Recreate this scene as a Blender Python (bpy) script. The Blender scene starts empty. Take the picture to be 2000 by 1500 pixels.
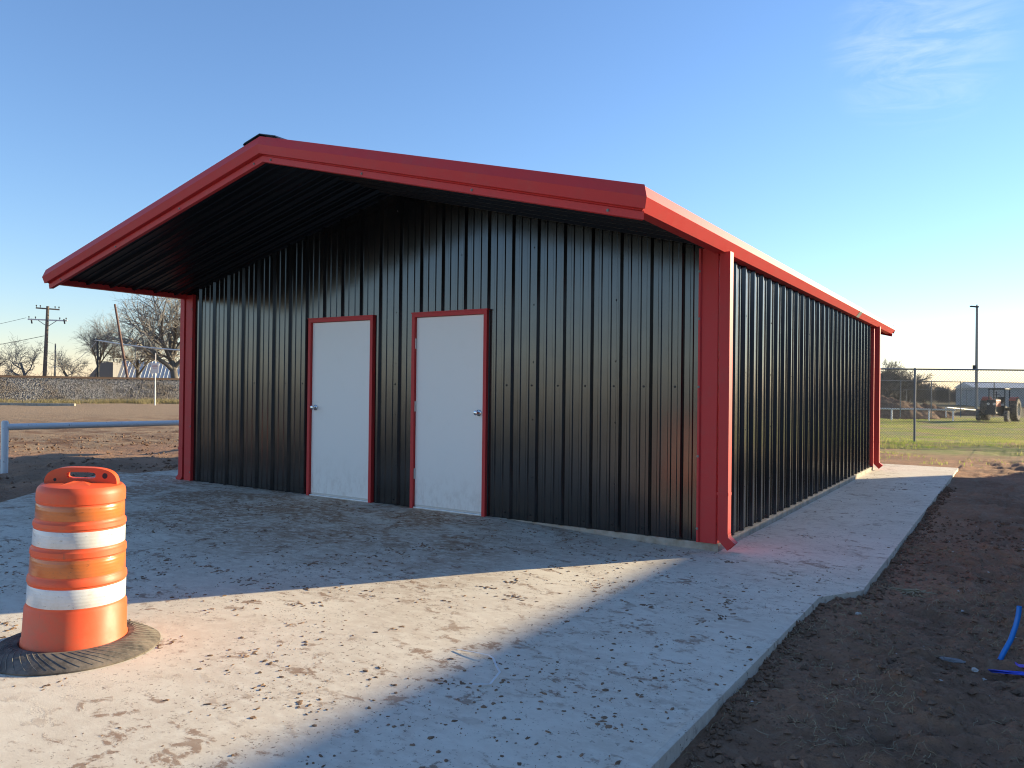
import bpy, bmesh, math, random
from mathutils import Vector, Matrix, noise
R = math.radians
random.seed(7)
scene = bpy.context.scene
col = scene.collection
FT = .3048

# ------------------------------------------------------------------ camera
CAM = Vector((2.228, -6.736, 1.338))
FPX = 1519.4
YAW, PIT, ROL = -.5747, .0062, .0118
F = Vector((math.sin(YAW)*math.cos(PIT), math.cos(YAW)*math.cos(PIT), math.sin(PIT)))
r0 = Vector((math.cos(YAW), -math.sin(YAW), 0)); u0 = r0.cross(F)
RT = r0*math.cos(ROL)+u0*math.sin(ROL); UP = -r0*math.sin(ROL)+u0*math.cos(ROL)
cam_d = bpy.data.cameras.new('camera'); cam = bpy.data.objects.new('camera', cam_d); col.objects.link(cam)
cam_d.sensor_width = 36; cam_d.lens = 36*FPX/2000; cam_d.clip_start = .05; cam_d.clip_end = 3000
cam.matrix_world = Matrix(((RT.x, UP.x, -F.x, CAM.x), (RT.y, UP.y, -F.y, CAM.y), (RT.z, UP.z, -F.z, CAM.z), (0, 0, 0, 1)))
scene.camera = cam
scene.render.resolution_x, scene.render.resolution_y = 1024, 768

def at(px, d, z=0.0):
    """ground position seen at photo column px (2000 wide) at depth d along the view"""
    p = CAM+F*d+RT*(px-1000)/FPX*d
    return Vector((p.x, p.y, z))
def zof(px, py, d):
    return (CAM+F*d+RT*(px-1000)/FPX*d-UP*(py-750)/FPX*d).z

# ------------------------------------------------------------------ light
SUN_AZ, SUN_EL = 55.0, 14.0            # azimuth counter-clockwise from +x
sdir = Vector((math.cos(R(SUN_AZ))*math.cos(R(SUN_EL)), math.sin(R(SUN_AZ))*math.cos(R(SUN_EL)), math.sin(R(SUN_EL))))
sun_d = bpy.data.lights.new('sun', 'SUN'); sun_d.energy = 5.0; sun_d.angle = R(.5); sun_d.color = (1, .84, .55)
sun = bpy.data.objects.new('sun', sun_d); col.objects.link(sun)
sun.rotation_euler = sdir.to_track_quat('Z', 'Y').to_euler()
world = bpy.data.worlds.new('World'); scene.world = world; world.use_nodes = True
wn = world.node_tree.nodes; wl = world.node_tree.links; wn.clear()
sky = wn.new('ShaderNodeTexSky'); sky.sky_type = 'NISHITA'; sky.sun_disc = False
sky.sun_elevation = R(SUN_EL); sky.sun_rotation = R(90-SUN_AZ)
sky.air_density = 1.2; sky.dust_density = 0.0; sky.ozone_density = 5.6; sky.altitude = 0
bg = wn.new('ShaderNodeBackground'); bg.inputs[1].default_value = .125
wo = wn.new('ShaderNodeOutputWorld')
# thin cirrus: stretched noise in the sky direction, strongest round one wisp high on the right
tc = wn.new('ShaderNodeTexCoord')
mp = wn.new('ShaderNodeMapping'); mp.inputs['Rotation'].default_value = (0, R(-18), R(20)); mp.inputs['Scale'].default_value = (5, 5, 22)
nz = wn.new('ShaderNodeTexNoise'); nz.inputs['Scale'].default_value = 1.6; nz.inputs['Detail'].default_value = 9; nz.inputs['Roughness'].default_value = .62; nz.inputs['Distortion'].default_value = .9
rp = wn.new('ShaderNodeMapRange'); rp.inputs[1].default_value = .42; rp.inputs[2].default_value = .8; rp.inputs[3].default_value = 0; rp.inputs[4].default_value = 1
cdir = (F+RT*(1800-1000)/FPX-UP*(80-750)/FPX).normalized()
dt = wn.new('ShaderNodeVectorMath'); dt.operation = 'DOT_PRODUCT'; dt.inputs[1].default_value = cdir
cm = wn.new('ShaderNodeMapRange'); cm.interpolation_type = 'SMOOTHSTEP'; cm.inputs[1].default_value = .9945; cm.inputs[2].default_value = .9995; cm.inputs[3].default_value = .0; cm.inputs[4].default_value = .36
ml = wn.new('ShaderNodeMath'); ml.operation = 'MULTIPLY'
mx = wn.new('ShaderNodeMix'); mx.data_type = 'RGBA'; mx.inputs['B'].default_value = (4.0, 4.3, 4.8, 1)
wl.new(tc.outputs['Generated'], mp.inputs[0]); wl.new(mp.outputs[0], nz.inputs['Vector']); wl.new(nz.outputs['Fac'], rp.inputs[0])
wl.new(tc.outputs['Generated'], dt.inputs[0]); wl.new(dt.outputs['Value'], cm.inputs[0])
wl.new(rp.outputs[0], ml.inputs[0]); wl.new(cm.outputs[0], ml.inputs[1]); wl.new(ml.outputs[0], mx.inputs['Factor'])
tn = wn.new('ShaderNodeVectorMath'); tn.operation = 'MULTIPLY'; tn.inputs[1].default_value = (1.12, .92, .90)
wl.new(sky.outputs[0], tn.inputs[0]); wl.new(tn.outputs[0], mx.inputs['A']); wl.new(mx.outputs['Result'], bg.inputs[0]); wl.new(bg.outputs[0], wo.inputs[0])
vs = scene.view_settings; vs.view_transform = 'Standard'; vs.look = 'None'; vs.exposure = 1.22; vs.gamma = 1
scene.render.engine = 'CYCLES'; scene.cycles.filter_width = 1.1

# ------------------------------------------------------------------ helpers
class MB:
    def __init__(s): s.v = []; s.f = []
    def quad(s, a, b, c, d):
        n = len(s.v); s.v += [tuple(a), tuple(b), tuple(c), tuple(d)]; s.f.append((n, n+1, n+2, n+3)); return s
    def box(s, x0, x1, y0, y1, z0, z1, M=None):
        n = len(s.v)
        P = [(x0, y0, z0), (x1, y0, z0), (x1, y1, z0), (x0, y1, z0), (x0, y0, z1), (x1, y0, z1), (x1, y1, z1), (x0, y1, z1)]
        if M: P = [tuple(M @ Vector(p)) for p in P]
        s.v += P
        s.f += [tuple(n+i for i in q) for q in ((0, 3, 2, 1), (4, 5, 6, 7), (0, 1, 5, 4), (1, 2, 6, 5), (2, 3, 7, 6), (3, 0, 4, 7))]
        return s
    def tube(s, pts, rad, n=8, caps=True):
        pts = [Vector(p) for p in pts]
        if not hasattr(rad, '__len__'): rad = [rad]*len(pts)
        base = len(s.v); ref = None
        for i, p in enumerate(pts):
            d = (pts[min(i+1, len(pts)-1)]-pts[max(i-1, 0)]).normalized()
            if ref is None or abs(ref.dot(d)) > .97: ref = Vector((0, 0, 1)) if abs(d.z) < .9 else Vector((1, 0, 0))
            a = d.cross(ref).normalized(); b = d.cross(a).normalized(); ref = -b if False else ref
            for k in range(n):
                t = 2*math.pi*k/n
                s.v.append(tuple(p+(a*math.cos(t)+b*math.sin(t))*rad[i]))
        for i in range(len(pts)-1):
            for k in range(n):
                k2 = (k+1) % n
                s.f.append((base+i*n+k, base+i*n+k2, base+(i+1)*n+k2, base+(i+1)*n+k))
        if caps and n > 2:
            s.f.append(tuple(base+k for k in range(n))[::-1]); e = base+(len(pts)-1)*n
            s.f.append(tuple(e+k for k in range(n)))
        return s
    def lathe(s, prof, n=48, c=(0, 0, 0), cap0=False, cap1=False, a0=0, a1=2*math.pi):
        base = len(s.v); full = abs(a1-a0-2*math.pi) < 1e-6; m = n if full else n+1
        for (r, z) in prof:
            for k in range(m):
                t = a0+(a1-a0)*k/n
                s.v.append((c[0]+r*math.cos(t), c[1]+r*math.sin(t), c[2]+z))
        for i in range(len(prof)-1):
            for k in range(n):
                k2 = (k+1) % m
                s.f.append((base+i*m+k, base+i*m+k2, base+(i+1)*m+k2, base+(i+1)*m+k))
        if cap0: s.f.append(tuple(base+k for k in range(m))[::-1])
        if cap1: e = base+(len(prof)-1)*m; s.f.append(tuple(e+k for k in range(m)))
        return s
    def prism(s, poly, a, b, axis='y'):
        """poly in the two other axes, extruded along axis from a to b"""
        def mk(p, t):
            return {'x': (t, p[0], p[1]), 'y': (p[0], t, p[1]), 'z': (p[0], p[1], t)}[axis]
        n = len(poly); base = len(s.v)
        s.v += [mk(p, a) for p in poly]+[mk(p, b) for p in poly]
        for i in range(n):
            j = (i+1) % n; s.f.append((base+i, base+j, base+n+j, base+n+i))
        s.f.append(tuple(range(base, base+n))[::-1]); s.f.append(tuple(range(base+n, base+2*n)))
        return s
    def mesh(s, name, mat, smooth=False, bevel=0, fix=True):
        me = bpy.data.meshes.new(name); me.from_pydata(s.v, [], s.f)
        if fix or bevel:
            bm = bmesh.new(); bm.from_mesh(me)
            if bevel: bmesh.ops.bevel(bm, geom=bm.edges[:], offset=bevel, segments=2, affect='EDGES', profile=.6)
            bmesh.ops.recalc_face_normals(bm, faces=bm.faces[:]); bm.to_mesh(me); bm.free()
        if smooth:
            me.polygons.foreach_set('use_smooth', [True]*len(me.polygons))
            if smooth == 'auto':
                me.set_sharp_from_angle(angle=R(35))
        me.materials.append(mat); me.update(); return me
    def build(s, name, mat, parent=None, **k):
        return link(name, s.mesh(name, mat, **k), parent)
def link(name, me, parent=None):
    o = bpy.data.objects.new(name, me); col.objects.link(o)
    if parent: o.parent = parent
    return o
def tag(o, label, cat, group=None):
    o['label'] = label; o['category'] = cat
    if group: o['group'] = group
    return o
def empty(name, loc=(0, 0, 0), rz=0, label=None, cat=None, group=None):
    o = bpy.data.objects.new(name, None); col.objects.link(o); o.location = loc; o.rotation_euler.z = rz
    o.empty_display_size = .2
    if label: tag(o, label, cat, group)
    return o
def kind(o, k): o['kind'] = k; return o
def sm(a, b, x):
    t = min(1, max(0, (x-a)/(b-a))); return t*t*(3-2*t)
def fbm(x, y, z=0, o=4):
    return noise.fractal(Vector((x, y, z)), 1.0, 2.0, o)

# ------------------------------------------------------------------ materials
def mat(name, base=(.5, .5, .5), rough=.5, metal=0, spec=.5):
    m = bpy.data.materials.new(name); m.use_nodes = True
    b = m.node_tree.nodes['Principled BSDF']
    b.inputs['Base Color'].default_value = (*base, 1); b.inputs['Roughness'].default_value = rough
    b.inputs['Metallic'].default_value = metal; b.inputs['Specular IOR Level'].default_value = spec
    return m
class NT:
    def __init__(s, m): s.m = m; s.t = m.node_tree; s.b = s.t.nodes['Principled BSDF']; s.pos = None
    def n(s, t, **k):
        o = s.t.nodes.new(t)
        for a, v in k.items(): setattr(o, a, v)
        return o
    def l(s, a, b): s.t.links.new(a, b)
    def coord(s, world=True):
        if world:
            return s.n('ShaderNodeNewGeometry').outputs['Position']
        return s.n('ShaderNodeTexCoord').outputs['Object']
    def noise(s, scale, detail=6, rough=.6, vec=None, stretch=None, dist=0, world=True):
        v = vec or s.coord(world)
        if stretch:
            mp = s.n('ShaderNodeMapping'); mp.inputs['Scale'].default_value = stretch; s.l(v, mp.inputs[0]); v = mp.outputs[0]
        o = s.n('ShaderNodeTexNoise'); o.inputs['Scale'].default_value = scale; o.inputs['Detail'].default_value = detail
        o.inputs['Roughness'].default_value = rough; o.inputs['Distortion'].default_value = dist
        s.l(v, o.inputs['Vector']); return o.outputs['Fac']
    def rng(s, v, a, b, c=0, d=1, smooth=True):
        o = s.n('ShaderNodeMapRange'); o.interpolation_type = 'SMOOTHSTEP' if smooth else 'LINEAR'
        for i, q in enumerate((a, b, c, d)): o.inputs[i+1].default_value = q
        s.l(v, o.inputs[0]); return o.outputs[0]
    def math(s, op, a, b=None):
        o = s.n('ShaderNodeMath', operation=op)
        for i, q in enumerate((a, b)):
            if q is None: continue
            if isinstance(q, (int, float)): o.inputs[i].default_value = q
            else: s.l(q, o.inputs[i])
        return o.outputs[0]
    def mix(s, f, a, b):
        o = s.n('ShaderNodeMix', data_type='RGBA')
        if isinstance(f, (int, float)): o.inputs['Factor'].default_value = f
        else: s.l(f, o.inputs['Factor'])
        for k, q in (('A', a), ('B', b)):
            if isinstance(q, tuple): o.inputs[k].default_value = (*q, 1)
            else: s.l(q, o.inputs[k])
        return o.outputs['Result']
    def xyz(s):
        o = s.n('ShaderNodeSeparateXYZ'); s.l(s.coord(), o.inputs[0]); return o.outputs
    def color(s, c): s.l(c, s.b.inputs['Base Color'])
    def rough(s, c): s.l(c, s.b.inputs['Roughness'])
    def bump(s, h, strength=.3, dist=.02):
        o = s.n('ShaderNodeBump'); o.inputs['Strength'].default_value = strength; o.inputs['Distance'].default_value = dist
        s.l(h, o.inputs['Height']); s.l(o.outputs[0], s.b.inputs['Normal'])

M = {}
# black painted steel
m = mat('black_painted_steel', (.012, .013, .015), .3); t = NT(m)
dust = t.rng(t.noise(2.2, 8, .7, stretch=(1, 1, .35)), .42, .8)
t.color(t.mix(t.math('MULTIPLY', dust, .10), (.0075, .0078, .0085), (.16, .13, .10)))
t.rough(t.math('ADD', t.math('MULTIPLY', t.noise(5, 5, .6), .12), .13))
t.bump(t.noise(1.7, 2, .5, stretch=(1, 1, .45)), .16, .02)
t.b.inputs['Specular IOR Level'].default_value = .95
M['black'] = m
m = mat('shaded_black_steel', (.0055, .0058, .0068), .34, spec=.28); t = NT(m)  # black steel again, darker and duller: soffit shade put into the colour
t.rough(t.math('ADD', t.math('MULTIPLY', t.noise(4, 5, .6), .2), .25)); M['blackshade'] = m
# red painted steel
m = mat('red_painted_steel', (.42, .022, .018), .32); t = NT(m)
t.color(t.mix(t.rng(t.noise(6, 7, .7), .45, .85), (.56, .042, .04), (.48, .065, .055)))
t.rough(t.math('ADD', t.math('MULTIPLY', t.noise(9, 5, .6), .14), .42))
t.bump(t.noise(2.0, 2, .5), .06, .02)
t.b.inputs['Specular IOR Level'].default_value = .28
M['red'] = m
m = mat('grey_joint_sealant', (.20, .21, .19), .6); M['joint'] = m
# white door paint
m = mat('white_door_paint', (.72, .72, .70), .38); t = NT(m)
t.color(t.mix(t.rng(t.noise(3.5, 8, .7), .5, .85), (.87, .83, .76), (.83, .785, .71)))
dc = t.b.inputs['Base Color'].links[0].from_socket; PZ = t.xyz()
spl = t.math('MULTIPLY', t.rng(PZ[2], .55, .0), t.rng(t.noise(16, 8, .75, stretch=(1, 1, .5)), .42, .66))
hand = t.rng(t.noise(5, 8, .75), .60, .74)
dc = t.mix(t.math('MULTIPLY', spl, .25), dc, (.36, .25, .17)); t.color(t.mix(t.math('MULTIPLY', hand, .08), dc, (.45, .38, .30)))
t.bump(t.noise(260, 2, .5), .05, .001)
M['door'] = m
M['chrome'] = mat('brushed_chrome', (.6, .6, .6), .18, 1)
M['alu'] = mat('aluminium_sill', (.62, .63, .65), .35, 1)
M['screw'] = mat('screw_head', (.03, .03, .032), .3, .6)
M['hinge'] = mat('hinge_steel', (.62, .62, .6), .4, .6)
# concrete with mud
m = mat('muddy_concrete', (.5, .48, .45), .85); t = NT(m)
base = t.mix(t.rng(t.noise(1.1, 6, .6), .3, .7), (.80, .72, .585), (.70, .62, .49))
fine = t.mix(t.rng(t.noise(60, 4, .6), .3, .75), base, (.75, .67, .545))
P = t.xyz()
film = t.math('MULTIPLY', t.rng(t.noise(.8, 9, .7, stretch=(1, 1.6, 1), dist=.5), .31, .57), t.rng(t.noise(11, 7, .7, stretch=(1, 1.6, 1)), .28, .62))
nearw = t.math('MULTIPLY', t.rng(P[1], -3.6, -.5), t.rng(P[0], -.2, -2.4))
film2 = t.math('MULTIPLY', film, t.math('ADD', t.math('MULTIPLY', nearw, .95), .26))
c1 = t.mix(film2, fine, (.33, .195, .112))
sp = t.rng(t.noise(7, 9, .72, stretch=(1, 1.4, 1), dist=.25), .535, .615)
patch = t.rng(t.noise(1.7, 4, .65), .34, .62)
c2 = t.mix(t.math('MULTIPLY', t.math('MULTIPLY', sp, patch), .85), c1, (.27, .16, .098))
sp2 = t.rng(t.noise(38, 6, .7), .595, .635)
c3 = t.mix(t.math('MULTIPLY', t.math('MULTIPLY', sp2, t.rng(t.noise(2.3, 3, .6), .34, .6)), .85), c2, (.16, .10, .068))
t.color(c3)
t.bump(t.math('ADD', t.math('MULTIPLY', t.noise(90, 4, .65), .4), t.math('MULTIPLY', sp, .25)), .35, .005)
M['concrete'] = m
m = mat('plain_concrete', (.5, .47, .42), .9); t = NT(m)
t.color(t.mix(t.rng(t.noise(7, 7, .65), .3, .75), (.48, .42, .34), (.30, .24, .17))); t.bump(t.noise(40, 5, .6), .3, .008)
M['foundation'] = m
# earth with grass, lot and track-side zones
m = mat('red_earth', (.12, .07, .045), .95, spec=.2); t = NT(m)
P = t.xyz()
n1 = t.noise(.9, 8, .65); n2 = t.noise(14, 6, .7); n3 = t.noise(.23, 5, .6)
dirt = t.mix(t.rng(n1, .34, .68), (.32, .19, .115), (.52, .28, .165))
dirt = t.mix(t.math('MULTIPLY', t.rng(n2, .45, .72), .55), dirt, (.50, .34, .23))
dirt = t.mix(t.math('MULTIPLY', t.rng(t.noise(33, 5, .7), .52, .7), .5), dirt, (.13, .085, .058))  # dark flecks paint the shade of crevices into the soil colour
tan = t.mix(t.rng(n2, .35, .7), (.30, .20, .125), (.44, .315, .205))
lotm = t.rng(t.math('ADD', P[0], t.math('MULTIPLY', n3, 6)), -11.0, -15.0)      # sun-bleached lot to the left
dirt = t.mix(lotm, dirt, t.mix(t.math('MULTIPLY', t.rng(n1, .45, .6), t.rng(P[0], -40, -16)), tan, (.20, .105, .06)))
grass = t.mix(t.rng(t.noise(1.4, 7, .7), .35, .68), (.20, .23, .06), (.36, .30, .13))
gy = t.math('ADD', P[1], t.math('MULTIPLY', t.noise(.5, 5, .65), 7))
gm = t.math('MULTIPLY', t.rng(gy, 17.0, 20.5), t.rng(P[0], -30, -20))
gm = t.math('MULTIPLY', gm, t.rng(t.noise(.6, 7, .72), .36, .50))
dirt = t.mix(gm, dirt, grass)
far = t.rng(P[1], 60, 75)
dirt = t.mix(t.math('MULTIPLY', far, t.rng(P[0], -40, -25)), dirt, t.mix(n3, (.20, .17, .09), (.14, .10, .06)))
pale = t.mix(n2, (.46, .39, .30), (.36, .30, .23))      # unseen near-side ground, pale gravel colour added to bounce light onto the front
dirt = t.mix(t.math('MULTIPLY', t.rng(t.math('ADD', P[1], t.math('MULTIPLY', n3, 4)), -10, -13), t.rng(P[0], 3.0, .5)), dirt, pale)
t.color(dirt)
t.bump(t.math('ADD', t.noise(30, 9, .75), t.math('MULTIPLY', t.noise(6, 6, .65), 1.5)), 1.0, .05)
M['earth'] = m
m = mat('clod_earth', (.1, .06, .04), .95, spec=.2); t = NT(m)
t.color(t.mix(t.rng(t.noise(6, 5, .7), .35, .7), (.16, .10, .065), (.30, .175, .11))); t.bump(t.noise(70, 4, .7), .6, .01)
M['clod'] = m
m = mat('dried_mud', (.16, .1, .07), .95, spec=.2); t = NT(m)
t.color(t.mix(t.rng(t.noise(5, 5, .7), .35, .7), (.15, .095, .06), (.34, .215, .135))); t.bump(t.noise(120, 4, .7), .5, .006)
M['mud'] = m
M['stone'] = mat('pale_stone', (.48, .44, .39), .85)
M['slate'] = mat('grey_stone', (.17, .165, .165), .8)
M['straw'] = mat('dead_straw', (.36, .28, .17), .9)
m = mat('ballast_rock', (.3, .3, .3), .9); t = NT(m)
vo = t.n('ShaderNodeTexVoronoi'); vo.inputs['Scale'].default_value = 10.0; t.l(t.coord(), vo.inputs['Vector'])
sp3 = t.n('ShaderNodeSeparateColor'); t.l(vo.outputs['Color'], sp3.inputs[0])
bal = t.mix(sp3.outputs[0], (.045, .042, .041), (.27, .255, .24))
bal = t.mix(t.rng(t.noise(.35, 6, .7), .42, .62), bal, (.14, .112, .085))
t.color(bal); t.bump(vo.outputs['Distance'], 1.0, .10)
M['ballast'] = m
M['rust'] = mat('rusty_steel', (.10, .062, .045), .75, .2)
M['tie'] = mat('creosoted_wood', (.05, .042, .036), .95)
m = mat('pole_wood', (.17, .13, .105), .9); t = NT(m)
t.color(t.mix(t.noise(9, 5, .7, stretch=(1, 1, .12)), (.11, .082, .066), (.24, .19, .155))); M['pole'] = m
m = mat('rust_pipe', (.16, .07, .05), .85); t = NT(m)
t.color(t.mix(t.noise(5, 5, .7), (.11, .06, .048), (.19, .105, .082))); M['rustpipe'] = m
m = mat('bare_bark', (.13, .115, .1), .95); t = NT(m)
t.color(t.mix(t.noise(3.0, 5, .7), (.085, .072, .062), (.20, .175, .15))); M['bark'] = m
m = mat('bare_twigs', (.19, .165, .14), .95); t = NT(m)
t.color(t.mix(t.noise(1.2, 4, .7), (.19, .172, .15), (.33, .295, .255))); M['twig'] = m
m = mat('far_twigs', (.10, .092, .085), .95); t = NT(m)
t.color(t.mix(t.noise(1.0, 4, .7), (.13, .122, .115), (.21, .193, .178))); M['fartwig'] = m
m = mat('white_pipe_paint', (.68, .67, .64), .5); t = NT(m)
t.color(t.mix(t.rng(t.noise(12, 6, .7), .62, .72), (.70, .69, .66), (.25, .15, .10))); M['pipe'] = m
m = mat('galvanised', (.17, .175, .18), .6, .25); M['galv'] = m
M['wire'] = mat('dull_wire', (.07, .072, .072), .7)
M['concpole'] = mat('spun_concrete', (.27, .265, .25), .85)
m = mat('grass_blade', (.13, .16, .04), .8); t = NT(m)
t.color(t.mix(t.rng(t.noise(.9, 6, .7), .3, .65), (.22, .32, .055), (.46, .41, .15))); M['grass'] = m
m = mat('dry_grass', (.34, .27, .15), .9); t = NT(m)
t.color(t.mix(t.noise(.8, 6, .7), (.40, .32, .18), (.21, .19, .08))); M['drygrass'] = m
for m in (M['grass'], M['drygrass']):      # light passes through the blades
    t = NT(m); tl = t.n('ShaderNodeBsdfTranslucent'); ms = t.n('ShaderNodeMixShader'); ms.inputs[0].default_value = .5
    t.l(t.b.inputs['Base Color'].links[0].from_socket, tl.inputs[0]); t.l(t.b.outputs[0], ms.inputs[1]); t.l(tl.outputs[0], ms.inputs[2])
    t.l(ms.outputs[0], t.t.nodes['Material Output'].inputs['Surface'])
m = mat('orange_plastic', (.85, .11, .03), .42); t = NT(m)
oc = t.mix(t.rng(t.noise(5, 8, .72, world=False), .42, .75), (.84, .105, .03), (.66, .14, .055))
scuff = t.rng(t.noise(22, 7, .75, stretch=(1, 1, .35), world=False, dist=.5), .60, .70)
t.color(t.mix(t.math('MULTIPLY', scuff, .55), oc, (.36, .11, .06)))
t.rough(t.math('ADD', t.math('MULTIPLY', t.noise(9, 6, .7, world=False), .3), .35)); t.bump(t.noise(14, 4, .6, world=False), .12, .004)
M['orange'] = m
def sheet(name, a, b):
    m = mat(name, a, .3); t = NT(m)
    scr = t.rng(t.noise(26, 6, .7, stretch=(1, 1, 3), world=False), .60, .68)
    c = t.mix(t.math('MULTIPLY', scr, .8), a, tuple(q*.6 for q in b))
    c = t.mix(t.math('MULTIPLY', t.rng(t.noise(4, 6, .7, world=False), .35, .75), .6), c, b)
    t.color(c)
    w = t.n('ShaderNodeTexWave', wave_type='BANDS', bands_direction='Z'); w.inputs['Scale'].default_value = 18; w.inputs['Distortion'].default_value = .6
    t.l(t.coord(False), w.inputs['Vector']); t.bump(w.outputs['Fac'], .12, .004)
    t.b.inputs['Coat Weight'].default_value = .35; t.b.inputs['Coat Roughness'].default_value = .12
    return m
M['whiteband'] = sheet('white_reflective_sheet', (.74, .75, .74), (.42, .38, .30))
M['orangeband'] = sheet('orange_reflective_sheet', (.66, .17, .035), (.40, .14, .06))
m = mat('tyre_rubber', (.035, .034, .034), .85, spec=.25); t = NT(m)
t.color(t.mix(t.rng(t.noise(7, 6, .7, world=False), .30, .72), (.045, .043, .042), (.24, .20, .16))); M['rubber'] = m
M['mould'] = mat('dusty_rubber_rib', (.22, .20, .17), .85)
M['dark'] = mat('dark_iron', (.03, .03, .032), .6)
M['tracred'] = mat('faded_orange_red', (.42, .10, .05), .5)
M['rim'] = mat('silver_rim', (.52, .50, .46), .5)
M['blue'] = mat('blue_pipe', (.012, .20, .62), .35)
M['bluepaint'] = mat('blue_marking', (.05, .10, .62), .8)
M['purplepaint'] = mat('violet_marking', (.18, .12, .55), .8)
M['strap'] = mat('white_strap', (.75, .75, .73), .4)
M['sign'] = mat('faded_sign', (.72, .66, .62), .6)
M['signink'] = mat('faded_sign_ink', (.55, .30, .26), .7)
M['wall'] = mat('light_metal_wall', (.42, .41, .39), .7)
M['roofpale'] = mat('pale_metal_roof', (.55, .55, .54), .5)
M['roofdark'] = mat('weathered_dark_roof', (.22, .21, .20), .8)
M['glassdark'] = mat('dark_window', (.02, .025, .03), .1)

# ------------------------------------------------------------------ ground
TRA = at(0, 57); TRB = at(350, 66); tdir = (TRB-TRA).normalized(); tnor = Vector((-tdir.y, tdir.x, 0))
if tnor.dot(F) < 0: tnor = -tnor
def gz(x, y):
    z = -.128
    z -= .36*sm(8, 45, y)*sm(-25, -8, x)
    return z
def slab_xr(y):
    P = [(-20, 1.13), (-2.62, 1.115), (-2.55, 1.085), (-1.16, 1.06), (-.68, 1.33), (10.4, 1.30)]
    for (a, b), (c, d) in zip(P, P[1:]):
        if y <= c: return b+(d-b)*(y-a)/(c-a)
    return 1.3
def axis(segs):
    out = []
    for a, b, n in segs: out += [a+(b-a)*i/n for i in range(n)]
    return out+[segs[-1][1]]
def geo(a, b, n): # geometric spacing from a to b, signs alike
    return [a*(b/a)**(i/n) for i in range(n+1)]
xs = [-x for x in geo(12, 900, 26)][::-1][:-1]+axis([(-12, 1.0, 80), (1.0, 4.2, 150), (4.2, 12, 40)])+geo(12, 900, 24)[1:]
ys = [-y for y in geo(8, 900, 22)][::-1][:-1]+axis([(-8, -5, 20), (-5, 2, 300), (2, 14, 110), (14, 60, 90)])+geo(60, 1400, 30)[1:]
def ground_h(x, y):
    z = gz(x, y)
    near = 1-sm(10, 30, math.hypot(x-2, y+3))
    d = x-slab_xr(y)
    a = .35+.65*sm(0, .8, d) if d > 0 else .35
    if x < -7.5: a = .8
    z += a*(.08*fbm(x*.9, y*.9, 1)+.045*fbm(x*4, y*4, 5))*(.25+.75*near)
    if -5 < x < 8 and -9 < y < 8: z += a*(.03*fbm(x*11, y*11, 9, 4)+.012*noise.noise(Vector((x*34, y*34, 2))))
    # dirt banked against the slab edge in places
    if 0 < d < .5: z += .05*(1-d/.5)*max(0, fbm(y*1.3, 3.1, 2)+.15)
    # mounded row behind the slab and wheel ruts in the lot
    if x < -10:
        z += .10*fbm(x*.5, y*.5, 20)*sm(-10, -12, x)*(1-sm(-30, -45, x))
        for k in (-15.2, -17.0):
            z -= .10*math.exp(-((x-k-.1*y)/.22)**2)*sm(-3, 1, y)
    z += .12*fbm(x*.08, y*.08, 40)*sm(18, 40, math.hypot(x-2, y+6))
    return z
mb = MB()
nx, ny = len(xs), len(ys)
for y in ys:
    for x in xs: mb.v.append((x, y, min(ground_h(x, y), -.085 if (-9.4 < x < 1.4 and -20 < y < 11) else 9)))
for j in range(ny-1):
    for i in range(nx-1): mb.f.append((j*nx+i, j*nx+i+1, (j+1)*nx+i+1, (j+1)*nx+i))
ground = kind(mb.build('ground', M['earth'], smooth=True, fix=False), 'structure')

# concrete slabs: columns in x, rows in y, solid skirts
def zs(x, y):
    z = -.07+.068*sm(-.3, -2.6, x)*sm(-3.2, -.1, y)
    return z+.004*fbm(x*.8, y*.8, 3)
def slab(name, colsx, y0, y1, rows):
    mb = MB(); n = rows+1
    for x in colsx:
        a, b = y0(x), y1(x)
        for j in range(n):
            y = a+(b-a)*j/rows; mb.v.append((x, y, zs(x, y)))
    m = len(colsx)
    for i in range(m-1):
        for j in range(rows): mb.f.append((i*n+j, (i+1)*n+j, (i+1)*n+j+1, i*n+j+1))
    ring = [i*n for i in range(m)]+[(m-1)*n+j for j in range(1, n)]+[i*n+n-1 for i in range(m-2, -1, -1)]+[j for j in range(n-2, 0, -1)]
    # softened arris then a rough formed face
    base = len(mb.v)
    for k in ring:
        x, y, z = mb.v[k]; w = .006*noise.noise(Vector((x*9, y*9, 4)))
        mb.v.append((x+w, y+w, z-.02)); 
    base2 = len(mb.v)
    for k in ring:
        x, y, z = mb.v[k]; mb.v.append((x, y, -.42))
    L = len(ring)
    for i in range(L):
        j = (i+1) % L
        mb.f.append((ring[i], base+i, base+j, ring[j])); mb.f.append((base+i, base2+i, base2+j, base+j))
    return kind(mb.build(name, M['concrete'], smooth='auto'), 'structure')
jt = lambda x: -.115-.43*(x-.05)
lin = lambda a, b, n: [a+(b-a)*i/n for i in range(n+1)]
def ap0(x):
    if x < -7.3: return -2.9+(-7.3-x)*1.35
    if x < -6.5: return -2.9-(x+7.3)*12
    if x <= 1.06: return -14
    return -1.16+(x-1.06)/.27*.48
slab('concrete_apron', lin(-9.3, -7.3, 14)+lin(-7.3, -6.5, 8)[1:]+lin(-6.5, .03, 50)[1:]+lin(.034, 1.06, 16)+lin(1.06, 1.325, 6)[1:], ap0, lambda x: -.004 if x < .032 else jt(x)-.005, 110)
slab('side_walkway', lin(.047, 1.32, 20), lambda x: jt(x)+.003, lambda x: 10.35, 90)
slab('left_walkway', lin(-8.9, -7.635, 8), lambda x: .004, lambda x: 10.35, 60)
slab('rear_walkway', lin(-7.63, .04, 30), lambda x: 9.0, lambda x: 10.35, 6)

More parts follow.
